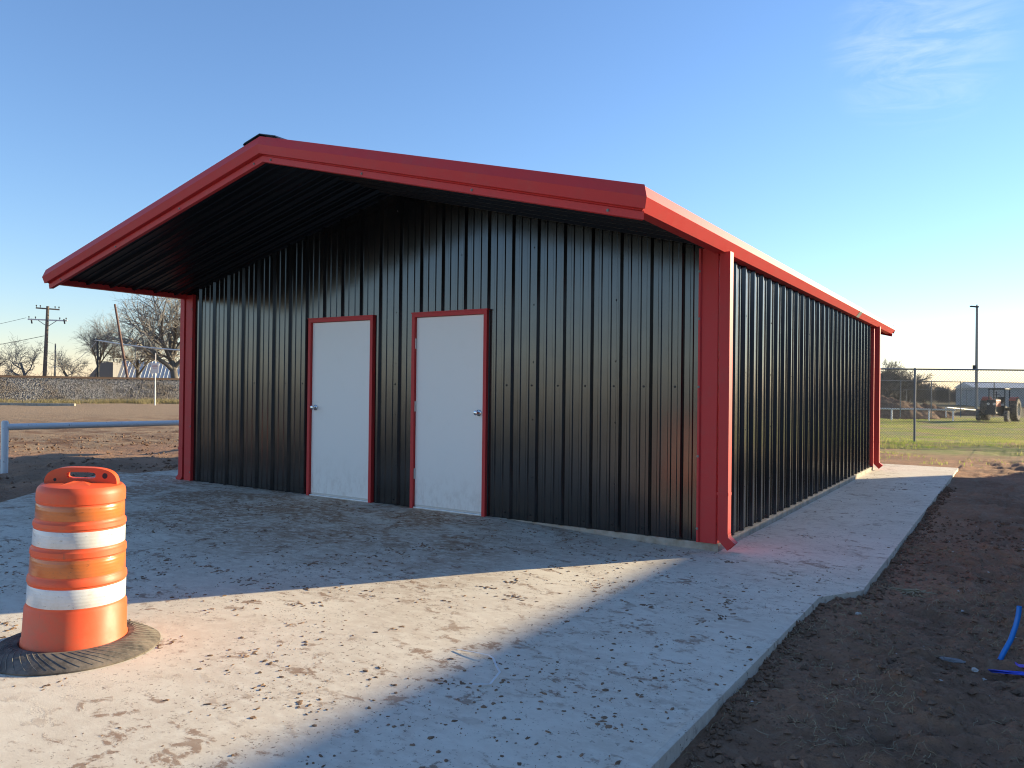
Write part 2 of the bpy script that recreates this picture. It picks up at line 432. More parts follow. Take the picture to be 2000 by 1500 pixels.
# ------------------------------------------------------------------ shed building
W, L = 7.58, 8.92
XR = -W/2
def s_(x): return 3.53-.25*abs(x-XR)
shed = empty('metal_building', (XR, L/2, 0), 0, 'black ribbed metal building with red trim, two white doors and an overhanging gable roof', 'building')
shed_inv = Matrix.Translation((-XR, -L/2, 0))
def part(mb, name, mt, parent=None, **k):
    """mb in world coordinates, child of the shed (or of one of its parts)"""
    p = parent or shed
    org = Vector((XR, L/2, 0))
    mb.v = [tuple(Vector(v)-org) for v in mb.v]
    o = mb.build(name, mt, p, **k)
    return o
RH = .032
def rib_profile(ribs, a, b, extra=()):
    pts = []
    for r in ribs:
        pts += [(r-.034, 0), (r-.014, RH), (r+.014, RH), (r+.034, 0)]
        for q in (.1016, .2032):
            pts += [(r+q-.020, 0), (r+q-.011, .0095), (r+q+.011, .0095), (r+q+.020, 0)]
    pts.sort()
    def dep(u):
        if u <= pts[0][0] or u >= pts[-1][0]: return 0
        for (p, d), (q, e) in zip(pts, pts[1:]):
            if p <= u <= q: return d if q == p else d+(e-d)*(u-p)/(q-p)
    us = sorted(set([a, b]+[p for p, _ in pts if a < p < b]+[e for e in extra if a < e < b]))
    return [(u, dep(u)) for u in us]
B_ = 1.04
XK = lambda k: -(23-k+B_)*FT
doors = [(-5.105, -4.035), (-3.445, -2.425)]    # outer frame edges
DTOP = 2.165
front_ribs = [XK(k) for k in range(0, 24)]
laps = [-W]+[XK(k) for k in range(0, 22, 3)]+[-.0]
ex = [e for d in doors for e in d]+[XR]
for i in range(len(laps)-1):
    a, b = laps[i], laps[i+1]
    lo = a-(.036 if i else 0); off = .0015*(i % 2)
    pr = rib_profile(front_ribs, lo, b, ex)
    mb = MB()
    for (u, d), (v, e) in zip(pr, pr[1:]):
        mid = (u+v)/2; z0 = 0.0
        if any(p < mid < q for p, q in doors): z0 = DTOP
        mb.quad((u, -d-off, z0), (v, -e-off, z0), (v, -e-off, s_(v)+.03), (u, -d-off, s_(u)+.03))
    part(mb, 'wall_panel', M['black'], fix=False)
# rear gable, left wall: same sheets, seen only from elsewhere
for i in range(len(laps)-1):
    pr = rib_profile(front_ribs, laps[i], laps[i+1], [XR]); mb = MB()
    for (u, d), (v, e) in zip(pr, pr[1:]):
        mb.quad((v, L+e, 0), (u, L+d, 0), (u, L+d, s_(u)+.03), (v, L+e, s_(v)+.03))
    part(mb, 'wall_panel', M['black'], fix=False)
side_ribs = [.7986+FT*k for k in range(-2, 26)]
slaps = [0]+[.7986+.9144*j for j in range(9)]+[L]
for i in range(len(slaps)-1):
    a, b = slaps[i], slaps[i+1]; lo = a-(.036 if i else 0); off = .0015*(i % 2)
    pr = rib_profile(side_ribs, lo, b)
    for sd in (1, -1):
        mb = MB(); X0 = 0 if sd > 0 else -W
        for (u, d), (v, e) in zip(pr, pr[1:]):
            q = [(X0+sd*(d+off), u, 0), (X0+sd*(e+off), v, 0), (X0+sd*(e+off), v, s_(0)+.06), (X0+sd*(d+off), u, s_(0)+.06)]
            mb.quad(*(q if sd > 0 else q[::-1]))
        part(mb, 'wall_panel', M['black'], fix=False)
# screws
def screw(mb, p, n):
    n = Vector(n); p = Vector(p)
    mb.tube([p, p+n*.003], .0115, 8); mb.tube([p+n*.003, p+n*.009], .0065, 6)
mb = MB()
for k in range(0, 24):
    x = XK(k)-.055
    for z in (1.3745, .06):
        if any(a-.03 < x < b+.03 for a, b in doors) and z < DTOP: continue
        screw(mb, (x, 0, z), (0, -1, 0))
for x in laps[1:-1]:
    for q in range(6):
        z = .45+.58*q
        if z < s_(x)-.1 and not (any(a-.05 < x < b+.05 for a, b in doors) and z < DTOP+.05): screw(mb, (x-.022, -.020, z), (-.6, -.8, 0))
kind(part(mb, 'screws', M['screw']), 'stuff')
mb = MB()
for k in range(-2, 27):
    y = .7986+FT*k
    for z, o in ((1.3745, .055), (.035, .05), (.035, -.05), (2.35, .055)):
        if 0.1 < y+o < L-.1: screw(mb, (0, y+o, z), (1, 0, 0))
for y in slaps[1:-1]:
    for q in range(5): screw(mb, (.026, y+.018, .42+.55*q), (.8, .6, 0))
kind(part(mb, 'screws', M['screw']), 'stuff')
# foundation ledge
mb = MB(); mb.box(-W-.05, .045, -.0025, L+.04, -.45, -.004)
part(mb, 'foundation', M['foundation'], bevel=.006)
# soffit sheets (front and rear gable overhangs), ribs running eave to ridge
OV = 1.84
for (ya, yb) in ((-OV, 0), (L, L+OV)):
    ribs = [ya+.1+FT*k for k in range(-1, 8)]
    for sx in (1, -1):
        for h in range(2):
            a = ya+(yb-ya)*h/2; b = ya+(yb-ya)*(h+1)/2
            pr = rib_profile(ribs, a, b); mb = MB(); xe = XR+sx*(W/2+.06)
            for (u, d), (v, e) in zip(pr, pr[1:]):
                mb.quad((XR, u, s_(XR)+.03-d), (xe, u, s_(xe)+.03-d), (xe, v, s_(xe)+.03-e), (XR, v, s_(XR)+.03-e))
            part(mb, 'soffit_panel', M['blackshade'], fix=False)
# roof sheets
ROOF = .118
ya, yb = -OV-.03, L+OV+.03
npan = 14
ribs = [ya+.1+FT*k for k in range(-1, 44)]
for sx in (1, -1):
    for i in range(npan):
        a = ya+(yb-ya)*i/npan; b = ya+(yb-ya)*(i+1)/npan+.03*(i < npan-1); off = .0015*(i % 2)
        pr = rib_profile(ribs, a, b); mb = MB(); xe = XR+sx*(W/2+.10)
        for (u, d), (v, e) in zip(pr, pr[1:]):
            mb.quad((XR, u, s_(XR)+ROOF+d+off), (XR, v, s_(XR)+ROOF+e+off), (xe, v, s_(xe)+ROOF+e+off), (xe, u, s_(xe)+ROOF+d+off))
        part(mb, 'roof_panel', M['black'], fix=False)
# ridge cap
mb = MB(); zc = s_(XR)+.195
poly = [(XR-.24, zc-.075), (XR-.22, zc-.055), (XR, zc), (XR+.22, zc-.055), (XR+.24, zc-.075), (XR+.22, zc-.062), (XR, zc-.006), (XR-.22, zc-.062)]
mb.prism(poly, ya-.02, yb+.02, 'y'); part(mb, 'ridge_cap', M['black'])
# rake trim: upright top band, mid band leaning under, recessed lower band
def rake(yf, sg):
    prof_up = [(-.036, .172), (-.042, .170), (-.07, .088), (-.050, .008), (-.004, .006)]
    prof_lo = [(-.001, .02), (-.002, -.002), (-.012, -.010), (-.006, -.062), (.03, -.066)]
    for sx in (1, -1):
        xe = XR+sx*(W/2+.155)
        for prof, nm in ((prof_up, 'rake_trim'), (prof_lo, 'soffit_trim')):
            mb = MB()
            for k, ((d, h), (e, g)) in enumerate(zip(prof, prof[1:])):
                # mitre at the eave end: ends drawn in where the band leans under
                def xm(dd): return xe+sx*(.07+dd if False else 0)-sx*(max(0, dd+.07))*(1 if nm == 'rake_trim' else .75)
                A = (XR, yf+sg*(-d), s_(XR)+h); Bq = (xm(d), yf+sg*(-d), s_(xm(d))+h)
                C = (xm(e), yf+sg*(-e), s_(xm(e))+g); Dq = (XR, yf+sg*(-e), s_(XR)+g)
                mb.quad(A, Bq, C, Dq)
            part(mb, nm, M['red'], fix=False)
rake(-OV, -1); rake(L+OV, 1)
mb = MB()
for k in range(4):
    for sx in (1, -1):
        x = XR+sx*(.12+1.17*k)
        if abs(x-XR) < W/2+.05: screw(mb, (x, -OV+.008-.018, s_(x)-.036), (0, -1, -.1))
for z in (.12, .76, 1.3745, 1.98, 2.4):
    screw(mb, (-.133, -.048, z), (0, -1, 0)); screw(mb, (-W+.133, -.048, z), (0, -1, 0))
kind(part(mb, 'trim_screws', M['joint']), 'stuff')
# boxed ends behind the rake trim (fascia boards)
for yy in (-OV+.004, L+OV-.004):
    for sx in (1, -1):
        xe = XR+sx*(W/2+.09); mb = MB()
        mb.prism([(XR, s_(XR)+.028), (xe, s_(xe)+.028), (xe, s_(xe)+ROOF-.004), (XR, s_(XR)+ROOF-.004)], yy-.004, yy+.004, 'y')
        part(mb, 'fascia_board', M['red'])
# gutters
GZ = s_(.16)
def gutter(sd):
    X = 0 if sd > 0 else -W
    prof = [(.004, .165), (.004, .006), (.098, .006), (.155, .086), (.127, .168), (.107, .170), (.105, .160), (.123, .160), (.150, .086), (.095, .012), (.010, .012), (.010, .165)]
    y0, y1 = -OV-.0695, L+OV+.0695
    mb = MB(); n = len(prof)      # ends mitred to meet the rake trim
    mb.v = [(X+sd*a, y0+(.155-a), GZ+b) for a, b in prof]+[(X+sd*a, y1-(.155-a), GZ+b) for a, b in prof]
    mb.f = [(i, (i+1) % n, n+(i+1) % n, n+i) for i in range(n)]
    g = part(mb, 'gutter', M['red'])
    if sd > 0:
        mb = MB(); yj = 6.55
        outer = [(.099, .002), (.1590, .085), (.129, .171), (.107, .173)]; inner = [(.107, .171), (.1275, .169), (.1565, .0855), (.101, .0045)]
        mb.prism([(X+a, GZ+b) for a, b in outer+inner], yj, yj+.24, 'y')
        part(mb, 'gutter_joint', M['joint'], g)
    return g
gutter(1); gutter(-1)
# corner trims and downspouts
def corner(X, sx, Y, sy):
    """outer corner trim: two legs with a step; sx/sy point away from the building"""
    top = s_(0)+.02
    x1 = X+sx*.006; y1 = Y+sy*.042
    mb = MB()
    w = .142
    P = [(X-sx*(w+.004), Y+sy*.002), (X-sx*w, Y+sy*.046), (X-sx*(w-.018), Y+sy*.048), (X-sx*(w-.030), Y+sy*.030), (x1+sx*.022, Y+sy*.032), (x1+sx*.028, Y+sy*.026), (x1+sx*.028, Y-sy*(w-.03)), (x1+sx*.042, Y-sy*(w-.018)), (x1+sx*.040, Y-sy*w), (X+sx*.002, Y-sy*(w+.004))]
    for p, q in zip(P, P[1:]): mb.quad((*p, .0), (*q, .0), (*q, top), (*p, top))
    part(mb, 'corner_trim', M['red'])
def downspout(X, sx, Y, sy):
    x0, x1 = X+sx*.050, X+sx*.140
    ya, yb = (Y-.005, Y+.078)
    if sy < 0: ya, yb = Y-.045, Y+.045
    else: ya, yb = Y-.085, Y+.005
    mb = MB()
    def ring(cx, cz, tx, tz, wx):     # box section, width wx in the x/z bend plane
        return [(cx-tx*wx/2, ya, cz-tz*wx/2), (cx+tx*wx/2, ya, cz+tz*wx/2), (cx+tx*wx/2, yb, cz+tz*wx/2), (cx-tx*wx/2, yb, cz-tz*wx/2)]
    cx = (x0+x1)/2; wx = abs(x1-x0)
    rs = [ring(cx, GZ+.014, 1, 0, wx), ring(cx, .095, 1, 0, wx)]
    for r in rs: mb.v += r
    for k in range(4): mb.f.append((k, (k+1) % 4, 4+(k+1) % 4, 4+k))
    d = part(mb, 'downspout', M['red'], bevel=0)
    mb = MB()
    a = R(45); tx, tz = math.cos(a/2), -sx*0
    # elbow: short kick-out towards sx
    rs = [ring(cx, .095, 1, 0, wx+.004), ring(cx+sx*.004, .055, .96, .28*sx, wx+.006), ring(cx+sx*.075, -.012, .72, .70*sx, wx+.002), ]
    for r in rs: mb.v += r
    for j in range(2):
        for k in range(4): mb.f.append((j*4+k, j*4+(k+1) % 4, j*4+4+(k+1) % 4, j*4+4+k))
    part(mb, 'elbow', M['red'], d)
    mb = MB(); mb.box(cx-wx*.62, cx+wx*.40, ya-.004 if sy < 0 else yb, ya if sy < 0 else yb+.004, .43, .455)
    mb.box(x1-.0 if sx > 0 else x1-.003, x1+.003 if sx > 0 else x1, ya, yb, .43, .455)
    part(mb, 'strap', M['red'], d)
corner(0, 1, 0, -1); corner(-W, -1, 0, -1); corner(0, 1, L, 1); corner(-W, -1, L, 1)
for (X, sx) in ((0, 1), (-W, -1)):
    downspout(X, sx, .0, -1); downspout(X, sx, L, 1)
# doors
def door(a, b, hinge_left):
    fr = .041
    mb = MB()
    # frame with a stepped face
    yo, yi = -.052, .09
    mb.box(a, a+fr, yo, yi, -.01, DTOP); mb.box(b-fr, b, yo, yi, -.01, DTOP); mb.box(a+fr, b-fr, yo+.001, yi, DTOP-fr, DTOP-.001)
    for (p, q) in ((a+fr, a+fr+.014), (b-fr-.014, b-fr)): mb.box(p, q, .028, .06, -.01, DTOP-fr)
    fo = part(mb, 'door_frame', M['red'])
    mb = MB(); g = .004
    mb.box(a+fr+g, b-fr-g, -.019, .026, .022, DTOP-fr-g)
    ds = part(mb, 'door', M['door'], bevel=.0025)
    mb = MB(); mb.box(a+fr+.001, b-fr-.001, -.045, .06, -.012, .012)
    part(mb, 'threshold', M['alu'], bevel=.003)
    mb = MB(); mb.box(a+fr+.008, b-fr-.008, -.026, -.0195, .014, .036); part(mb, 'sweep', M['alu'], ds)
    hx = a+fr+.001 if hinge_left else b-fr-.001
    for z in (.38, 1.13, 1.83):
        mb = MB(); mb.tube([(hx, -.027, z-.057), (hx, -.027, z+.057)], .0085, 10)
        mb.box(hx-.012, hx+.012, -.0215, -.0185, z-.055, z+.055); part(mb, 'hinge', M['hinge'], ds)
    kx = b-fr-.07 if hinge_left else a+fr+.07
    mb = MB()
    pr = [(.034, 0), (.034, .006), (.030, .010), (.014, .013), (.012, .03), (.020, .036), (.0255, .044), (.0265, .056), (.022, .066), (.012, .070), (.001, .0705)]
    mb.lathe(pr, 24, cap0=True, cap1=True)
    mb.v = [(kx+x, -.0195-z, 1.08+y) for x, y, z in mb.v]
    part(mb, 'knob', M['chrome'], ds, smooth='auto')
    return ds
door(*doors[0], False); door(*doors[1], True)
# J-trim drip above frames
for a, b in doors:
    mb = MB(); mb.box(a-.008, b+.008, -.056, .0, DTOP, DTOP+.012); part(mb, 'drip_cap', M['red'])

# ------------------------------------------------------------------ traffic drum
drum = empty('traffic_drum', (-1.985, -4.50, zs(-1.985, -4.5)), R(18), 'orange traffic drum with two white reflective bands on a black rubber ring base', 'traffic drum')
drum.rotation_euler = (R(-.6), R(2.2), R(0))
mb = MB()
TR = [(.235, .03), (.26, .055), (.30, .058), (.36, .040), (.405, .014), (.420, .004), (.418, -.004), (.24, -.004)]
mb.lathe(TR, 96)
for i, v in enumerate(mb.v):
    a = math.atan2(v[1], v[0]); w = 1+.012*noise.noise(Vector((math.cos(a)*2, math.sin(a)*2, 0)))
    mb.v[i] = (v[0]*w, v[1]*w, v[2])
ringb = mb.build('rubber_ring', M['rubber'], drum, smooth='auto')
ringb.rotation_euler = (R(.6), R(-2.2), 0); ringb.location.z = .006
mb = MB()
for k in range(52):
    a = 2*math.pi*k/52+.02*math.sin(k*5.1); 
    pts = []
    for q in range(9):
        r = .285+.12*q/8; t_ = a+.42*(q/8)
        h = .058+(r-.30)*.075 if r < .30 else (.058-(r-.30)*.3 if r < .36 else .040-(r-.36)*.5778)
        pts.append((r*math.cos(t_), r*math.sin(t_), h+.0008))
    mb.tube(pts, .0013, 4)
kind(mb.build('moulded_lines', M['mould'], ringb), 'stuff')
# body: stepped tapering lathe
prof = [(.286, .012), (.292, .03), (.290, .075), (.284, .082), (.278, .245), (.270, .255)]
z = .255; rr = .270
bands = []
def band(z0, z1, ra, rb): bands.append((z0, z1, ra, rb))
prof += [(.268, .262), (.266, .375), (.272, .382), (.270, .405), (.262, .414)]
band(.270, .368, .2688, .2672)
prof += [(.260, .420), (.257, .520), (.263, .527), (.261, .552), (.253, .560)]
band(.426, .514, .2615, .2588)
prof += [(.251, .567), (.248, .665), (.254, .672), (.252, .692), (.244, .700)]
band(.574, .658, .2525, .2499)
prof += [(.242, .706), (.239, .792), (.244, .798), (.243, .842), (.238, .862), (.222, .878), (.18, .886), (.001, .890)]
band(.712, .786, .2435, .2408)
DS = .868
prof = [(a*DS, b) for a, b in prof]; bands = [(a, b, c*DS, d*DS) for a, b, c, d in bands]
mb = MB(); mb.lathe(prof, 72, cap0=True)
body = mb.build('body', M['orange'], drum, smooth='auto')
for i, (z0, z1, ra, rb) in enumerate(bands):
    mb = MB(); mb.lathe([(ra-.0006, z0), (ra, z0+.001), (rb, z1-.001), (rb-.0006, z1)], 72, a0=R(-150), a1=R(205))
    o = mb.build('reflective_band', M['whiteband' if i % 2 == 0 else 'orangeband'], body, smooth='auto')
    o['label'] = 'white reflective band' if i % 2 == 0 else 'dull orange reflective band'
    # sheet end lapping over the start
    mb = MB(); a0 = R(-128-4*i); mb.lathe([(ra+.0014, z0), (ra+.002, z0+.001), (rb+.002, z1-.001), (rb+.0014, z1)], 10, a0=a0-.55, a1=a0)
    mb.build('band_end', M['whiteband' if i % 2 == 0 else 'orangeband'], o, smooth='auto')
# handle: arched plate with a slot, plus wedge shoulders
mb = MB(); N = 28
out = []; inn = []
for k in range(N+1):
    t_ = math.pi*k/N
    c_, s__ = math.cos(t_), math.sin(t_)
    sg = lambda v, e: math.copysign(abs(v)**e, v)
    out.append((.205*sg(c_, .62), .868+.078*sg(s__, .7)))
    inn.append((.085*sg(c_, .35), .912))
slot = []
for k in range(2*N):
    t_ = 2*math.pi*k/(2*N); slot.append((.082*sg(math.cos(t_), .42), .925+.017*sg(math.sin(t_), .5)))
poly = out+[(-.205, .862)]+[(.205, .862)]
bm = bmesh.new()
th = .026
def ringverts(P, y): return [bm.verts.new((p[0], y, p[1])) for p in P]
outer = [(.205*sg(math.cos(2*math.pi*k/(2*N)), .62), (.872+.095*sg(math.sin(2*math.pi*k/(2*N)), .7)) if k <= N else .862) for k in range(2*N)]
A0, A1, S0, S1 = ringverts(outer, -th), ringverts(outer, th), ringverts(slot, -th), ringverts(slot, th)
n2 = 2*N
for k in range(n2):
    j = (k+1) % n2
    bm.faces.new((A0[k], A0[j], S0[j], S0[k])); bm.faces.new((A1[j], A1[k], S1[k], S1[j]))
    bm.faces.new((A0[j], A0[k], A1[k], A1[j])); bm.faces.new((S0[k], S0[j], S1[j], S1[k]))
bmesh.ops.recalc_face_normals(bm, faces=bm.faces[:])
me = bpy.data.meshes.new('handle'); bm.to_mesh(me); bm.free(); me.materials.append(M['orange'])
me.polygons.foreach_set('use_smooth', [True]*len(me.polygons)); me.set_sharp_from_angle(angle=R(40))
HZ = R(44)
h = link('handle', me, drum); h.rotation_euler.z = HZ; h.scale = (DS, 1, 1)
mb = MB()
for sg_ in (-1, 1):      # wedge shoulders beside the handle
    n = len(mb.v)
    mb.v += [(-.10, sg_*.02, .880), (.10, sg_*.02, .880), (0, sg_*.02, .908), (-.08, sg_*.175, .884), (.10, sg_*.165, .884), (.02, sg_*.05, .899)]
    mb.f += [(n, n+2, n+3), (n+2, n+5, n+3), (n+2, n+1, n+5), (n+1, n+4, n+5), (n+3, n+5, n+4), (n, n+1, n+2), (n, n+3, n+4, n+1)]
o = mb.build('shoulder', M['orange'], drum); o.rotation_euler.z = HZ; o.scale = (DS, DS, 1)
for x, z_ in ((-.145, .900), (.135, .925)):
    mb = MB(); mb.tube([(x, -th-.001, z_), (x, -th+.004, z_)], .0085 if x < 0 else .015, 14); mb.build('bolt_hole', M['dark'], h)

# ------------------------------------------------------------------ neighbouring building (stands right of the frame, throws the long shadow)
HB = math.tan(R(SUN_EL))*9.05/math.cos(R(SUN_AZ)); YB = 6.9+math.sin(R(SUN_AZ))*HB/math.tan(R(SUN_EL))
nb = empty('neighbouring_building', (14, 2, 0), 0, 'long flat roofed metal building off the right side, known by its shadow', 'building')
mb = MB(); mb.box(-4.97, 5, -22, YB-2.03, -.5, HB-.12); mb.build('wall', M['wall'], nb)
mb = MB(); mb.box(-5, 5.03, -22.03, YB-2, HB-.12, HB); mb.build('roof', M['roofpale'], nb)

# ------------------------------------------------------------------ pipe rails
def pipe_rail(name, pts, posts, rad, label, zt, zb):
    root = empty(name, (pts[0][0], pts[0][1], zb[0]), 0, label, 'pipe rail')
    o = Vector(root.location)
    mb = MB(); mb.tube([Vector((p[0], p[1], z))-o for p, z in zip(pts, zt)], rad, 14); mb.build('rail', M['pipe'], root, smooth='auto')
    for (p, z0, z1) in posts:
        mb = MB(); v = Vector((p[0], p[1], 0))-Vector((o.x, o.y, 0))
        mb.tube([v+Vector((0, 0, z0-o.z)), v+Vector((0, 0, z1-o.z)), v+Vector((0, 0, z1-o.z+rad*.45))], [rad, rad, rad*.75], 14); mb.build('post', M['pipe'], root, smooth='auto')
    return root
pa = at(11, 13.0); pb = at(352, 15.8); pc = pa+(pb-pa)*2.2
za, zb_ = zof(11, 834, 13.0), zof(352, 826, 15.8)
pipe_rail('pipe_rail', [pa, pb, pc], [(pa, -.4, za+.08), (pc, -.6, za)], .055, 'white painted pipe rail with end post beyond the left corner of the apron', [za, zb_, zb_+(zb_-za)*1.2], [-.14])
ra, rb_, rc = at(1640, 53), at(1866, 53), at(1742, 53)
g0 = zof(1800, 818, 53)
zr = g0+.68
pipe_rail('pipe_rail', [ra, rb_], [(at(1680, 53), g0-.4, zr), (rc, g0-.4, zr), (at(1815, 53), g0-.4, zr), (at(1862, 53), g0-.4, zr)], .055, 'long white pipe rail in front of the dirt mound behind the fence', [zr, zr-.05], [g0])
# broken rail length leaning down at the far end
r2 = empty('fallen_pipe', at(1848, 57, g0), 0, 'short white pipe leaning beside the end of the far rail', 'pipe')
mb = MB(); o = Vector(r2.location); mb.tube([at(1848, 57, g0)-o, at(1848, 57, g0+.75)-o], .05, 10); mb.tube([at(1850, 57, g0+.72)-o, at(1905, 62, g0+.45)-o], .05, 10); mb.build('pipe', M['pipe'], r2, smooth='auto')

# ------------------------------------------------------------------ chain-link fences
def chain_fence(a, b, h, z0, sp, label, pitch=.075, wr=.0022, mesh=True, za=None):
    root = empty('chain_link_fence', (a.x, a.y, z0), math.atan2(b.y-a.y, b.x-a.x), label, 'fence')
    Lf = (Vector((b.x, b.y, 0))-Vector((a.x, a.y, 0))).length
    mb = MB(); mb.tube([(0, 0, h), (Lf, 0, h)], .024, 8); mb.build('top_rail', M['galv'], root, smooth='auto')
    for q in sp:
        mb = MB(); mb.tube([(q, 0, -.4), (q, 0, h+.02), (q, 0, h+.05)], [.034, .034, .015], 10); mb.build('post', M['galv'], root, smooth='auto')
    if mesh:
        mb = MB(); k = -h
        while k < Lf:
            for sgn in (1, -1):
                p0, p1 = (k, .03), (k+h-.03, h)
                x0, z0_ = p0; x1, z1_ = p1
                if x0 < 0: z0_ += -x0; x0 = 0
                if x1 > Lf: z1_ -= x1-Lf; x1 = Lf
                if x1 > x0:
                    if sgn > 0: mb.tube([(x0, .03, z0_), (x1, .03, z1_)], wr, 3, caps=False)
                    else: mb.tube([(x0, .033, h+.03-z0_), (x1, .033, h+.03-z1_)], wr, 3, caps=False)
            k += pitch
        kind(mb.build('wire_mesh', M['wire'], root), 'stuff')
    return root
fp = at(1787, 25.2)
fdir = (at(2000, 25.0)-at(1718, 25.4)).normalized()
a = fp-fdir*9; b = fp+fdir*18
zg = zof(1787, 858, 25.2); zt = zof(1787, 721, 25.2)
chain_fence(a, b, zt-zg, zg, [9-6.1, 9, 9+5.6, 9+11.2, 27], 'nearest chain link fence, tall galvanised posts in the green grass', .08, .0036)
a2, b2 = at(1660, 50), at(2080, 55)
L2 = (b2-a2).length
chain_fence(a2, b2, zof(1814, 745, 52)-zof(1814, 803, 52), zof(1814, 803, 52), [((at(q, 52)-a2).dot((b2-a2).normalized())) for q in (1738, 1814, 1888, 1975)], 'middle chain link fence with dark posts behind the white rail and mound', .1, .003)
a3, b3 = at(1680, 84), at(1900, 86)
chain_fence(a3, b3, zof(1814, 761, 85)-zof(1814, 795, 85), zof(1814, 795, 85), [((at(q, 85)-a3).dot((b3-a3).normalized())) for q in (1768, 1861, 1900)], 'farthest faint chain link fence before the dark bare trees', .14, .004)

# ------------------------------------------------------------------ trees
def bare_tree(px, d, base_py, top_py, seed, label, lean=0, spread=1.0, forks=3, low=False, mats=('bark', 'twig'), dens=1.0, group=None, r0=None, tw=.008, gnarl=1.0):
    rnd = random.Random(seed)
    z0 = zof(px, base_py, d); H = zof(px, top_py, d)-z0
    loc = at(px, d, z0)
    root = empty('bare_tree', loc, 0, label, 'tree', group)
    big, small = MB(), MB()
    r0 = r0 or H*.028
    def perp(v):
        a = v.cross(Vector((rnd.uniform(-1, 1), rnd.uniform(-1, 1), rnd.uniform(-1, 1))))
        return a.normalized() if a.length > 1e-4 else Vector((1, 0, 0))
    def grow(p, v, ln, r, lev):
        n = 5 if lev < 3 else (3 if lev == 3 else 2)
        pts = [p.copy()]; rad = [r]; ks = []
        wob = (.16, .24, .30, .32, .36, .4)[min(lev, 5)]*gnarl
        end = .55 if lev < 4 else .35
        for i in range(n):
            v = (v+perp(v)*wob*rnd.uniform(.3, 1)+Vector((0, 0, .06 if lev < 2 else .04))).normalized()
            p = p+v*ln/n; pts.append(p.copy()); rad.append(max(tw*.5, r*(1-(1-end)*(i+1)/n))); ks.append(v.copy())
        (big if lev < 2 else small).tube(pts, rad, (8, 6, 5, 4, 3, 3)[min(lev, 5)], caps=False)
        if lev >= 5: return
        nk = [forks+1, 5, 5, 4, 3][lev]
        nk = max(2, round(nk*dens*rnd.uniform(.8, 1.2)))
        for c in range(nk):
            tpos = (.55 if lev == 0 and not low else .28)+(.72 if lev else .45)*(c+rnd.random()*.8)/nk
            tpos = min(tpos, 1.0); i = min(n-1, int(tpos*n)); f_ = tpos*n-i
            q = pts[i].lerp(pts[i+1], min(1, f_)); base = ks[i]
            ang = rnd.uniform(.35, .95)*spread*(1.0 if lev else .95)
            dirv = (base*math.cos(ang)+perp(base)*math.sin(ang))
            dirv.z += .10 if lev < 3 else 0
            if lev == 0: dirv = (base*math.cos(ang)+Vector((math.cos(c*2.4+seed), math.sin(c*2.4+seed), 0))*math.sin(ang))
            grow(q, dirv.normalized(), ln*rnd.uniform(.52, .78)*(1.25 if lev == 0 else 1), max(tw, rad[i]*rnd.uniform(.5, .72)), lev+1)
    grow(Vector((0, 0, -.5)), Vector((lean, 0, 1)).normalized(), H*.42, r0, 0)
    # scale so that the crown tops out at the height in the photograph
    zm = max(v[2] for v in small.v); k = H/zm
    big.v = [(x*k, y*k, z*k) for x, y, z in big.v]; small.v = [(x*k, y*k, z*k) for x, y, z in small.v]
    big.build('trunk', M[mats[0]], root, smooth=True, fix=False); small.build('crown', M[mats[1]], root, fix=False)
    return root
bare_tree(52, 74, 742, 646, 11, 'low crooked bare tree left of the tall utility pole', -.2, 1.15, 3, True, gnarl=1.5)
bare_tree(-22, 76, 742, 664, 12, 'bare tree cut by the left edge of the picture', .1, 1.1, 3, True, gnarl=1.4)
bare_tree(140, 73, 742, 674, 13, 'small leaning bare tree right of the tall utility pole', -.5, 1.2, 3, True, gnarl=1.5)
bare_tree(186, 80, 744, 582, 15, 'tall slender bare tree beside the short lamp pole', 0, .95, 4, gnarl=.9, dens=1.08)
bare_tree(344, 79, 744, 505, 17, 'big spreading bare tree beside the red left corner trim', -.3, 1.2, 5, True, dens=1.15, gnarl=1.1, r0=.36)
bare_tree(268, 84, 744, 622, 19, 'bare tree behind the leaning rusty pole', .1, 1.05, 3, True)
bare_tree(228, 92, 744, 652, 20, 'faint far bare tree between the slender tree and the leaning pole', 0, 1.05, 3, True, dens=.9)
g_ = 'dark bare trees beyond the fences'
bare_tree(1722, 100, 800, 698, 31, 'tallest dark bare tree right behind the rear corner of the building', .1, 1.0, 4, True, ('bark', 'fartwig'), 1.15, g_, tw=.02)
bare_tree(1750, 104, 800, 706, 32, 'second dark bare tree right of the rear downspout', .15, 1.0, 4, True, ('bark', 'fartwig'), 1.15, g_, tw=.02)
bare_tree(1776, 112, 800, 726, 33, 'dark bare tree just left of the near fence post', .1, 1.0, 4, True, ('bark', 'fartwig'), 1.1, g_, tw=.02)
bare_tree(1690, 103, 800, 704, 36, 'dark bare tree half hidden behind the rear corner', 0, 1.0, 4, True, ('bark', 'fartwig'), 1.1, g_, tw=.02)
bare_tree(1806, 150, 800, 745, 34, 'low bare tree just right of the near fence post', 0, 1.0, 4, True, ('bark', 'fartwig'), 1.1, g_, tw=.03)
bare_tree(1830, 160, 800, 742, 37, 'rounded low bare tree midway between fence post and lamp pole', 0, 1.0, 4, True, ('bark', 'fartwig'), 1.1, g_, tw=.03)
bare_tree(1862, 180, 800, 754, 35, 'lowest bare tree left of the concrete lamp pole', 0, 1.0, 4, True, ('bark', 'fartwig'), 1.1, g_, tw=.035)
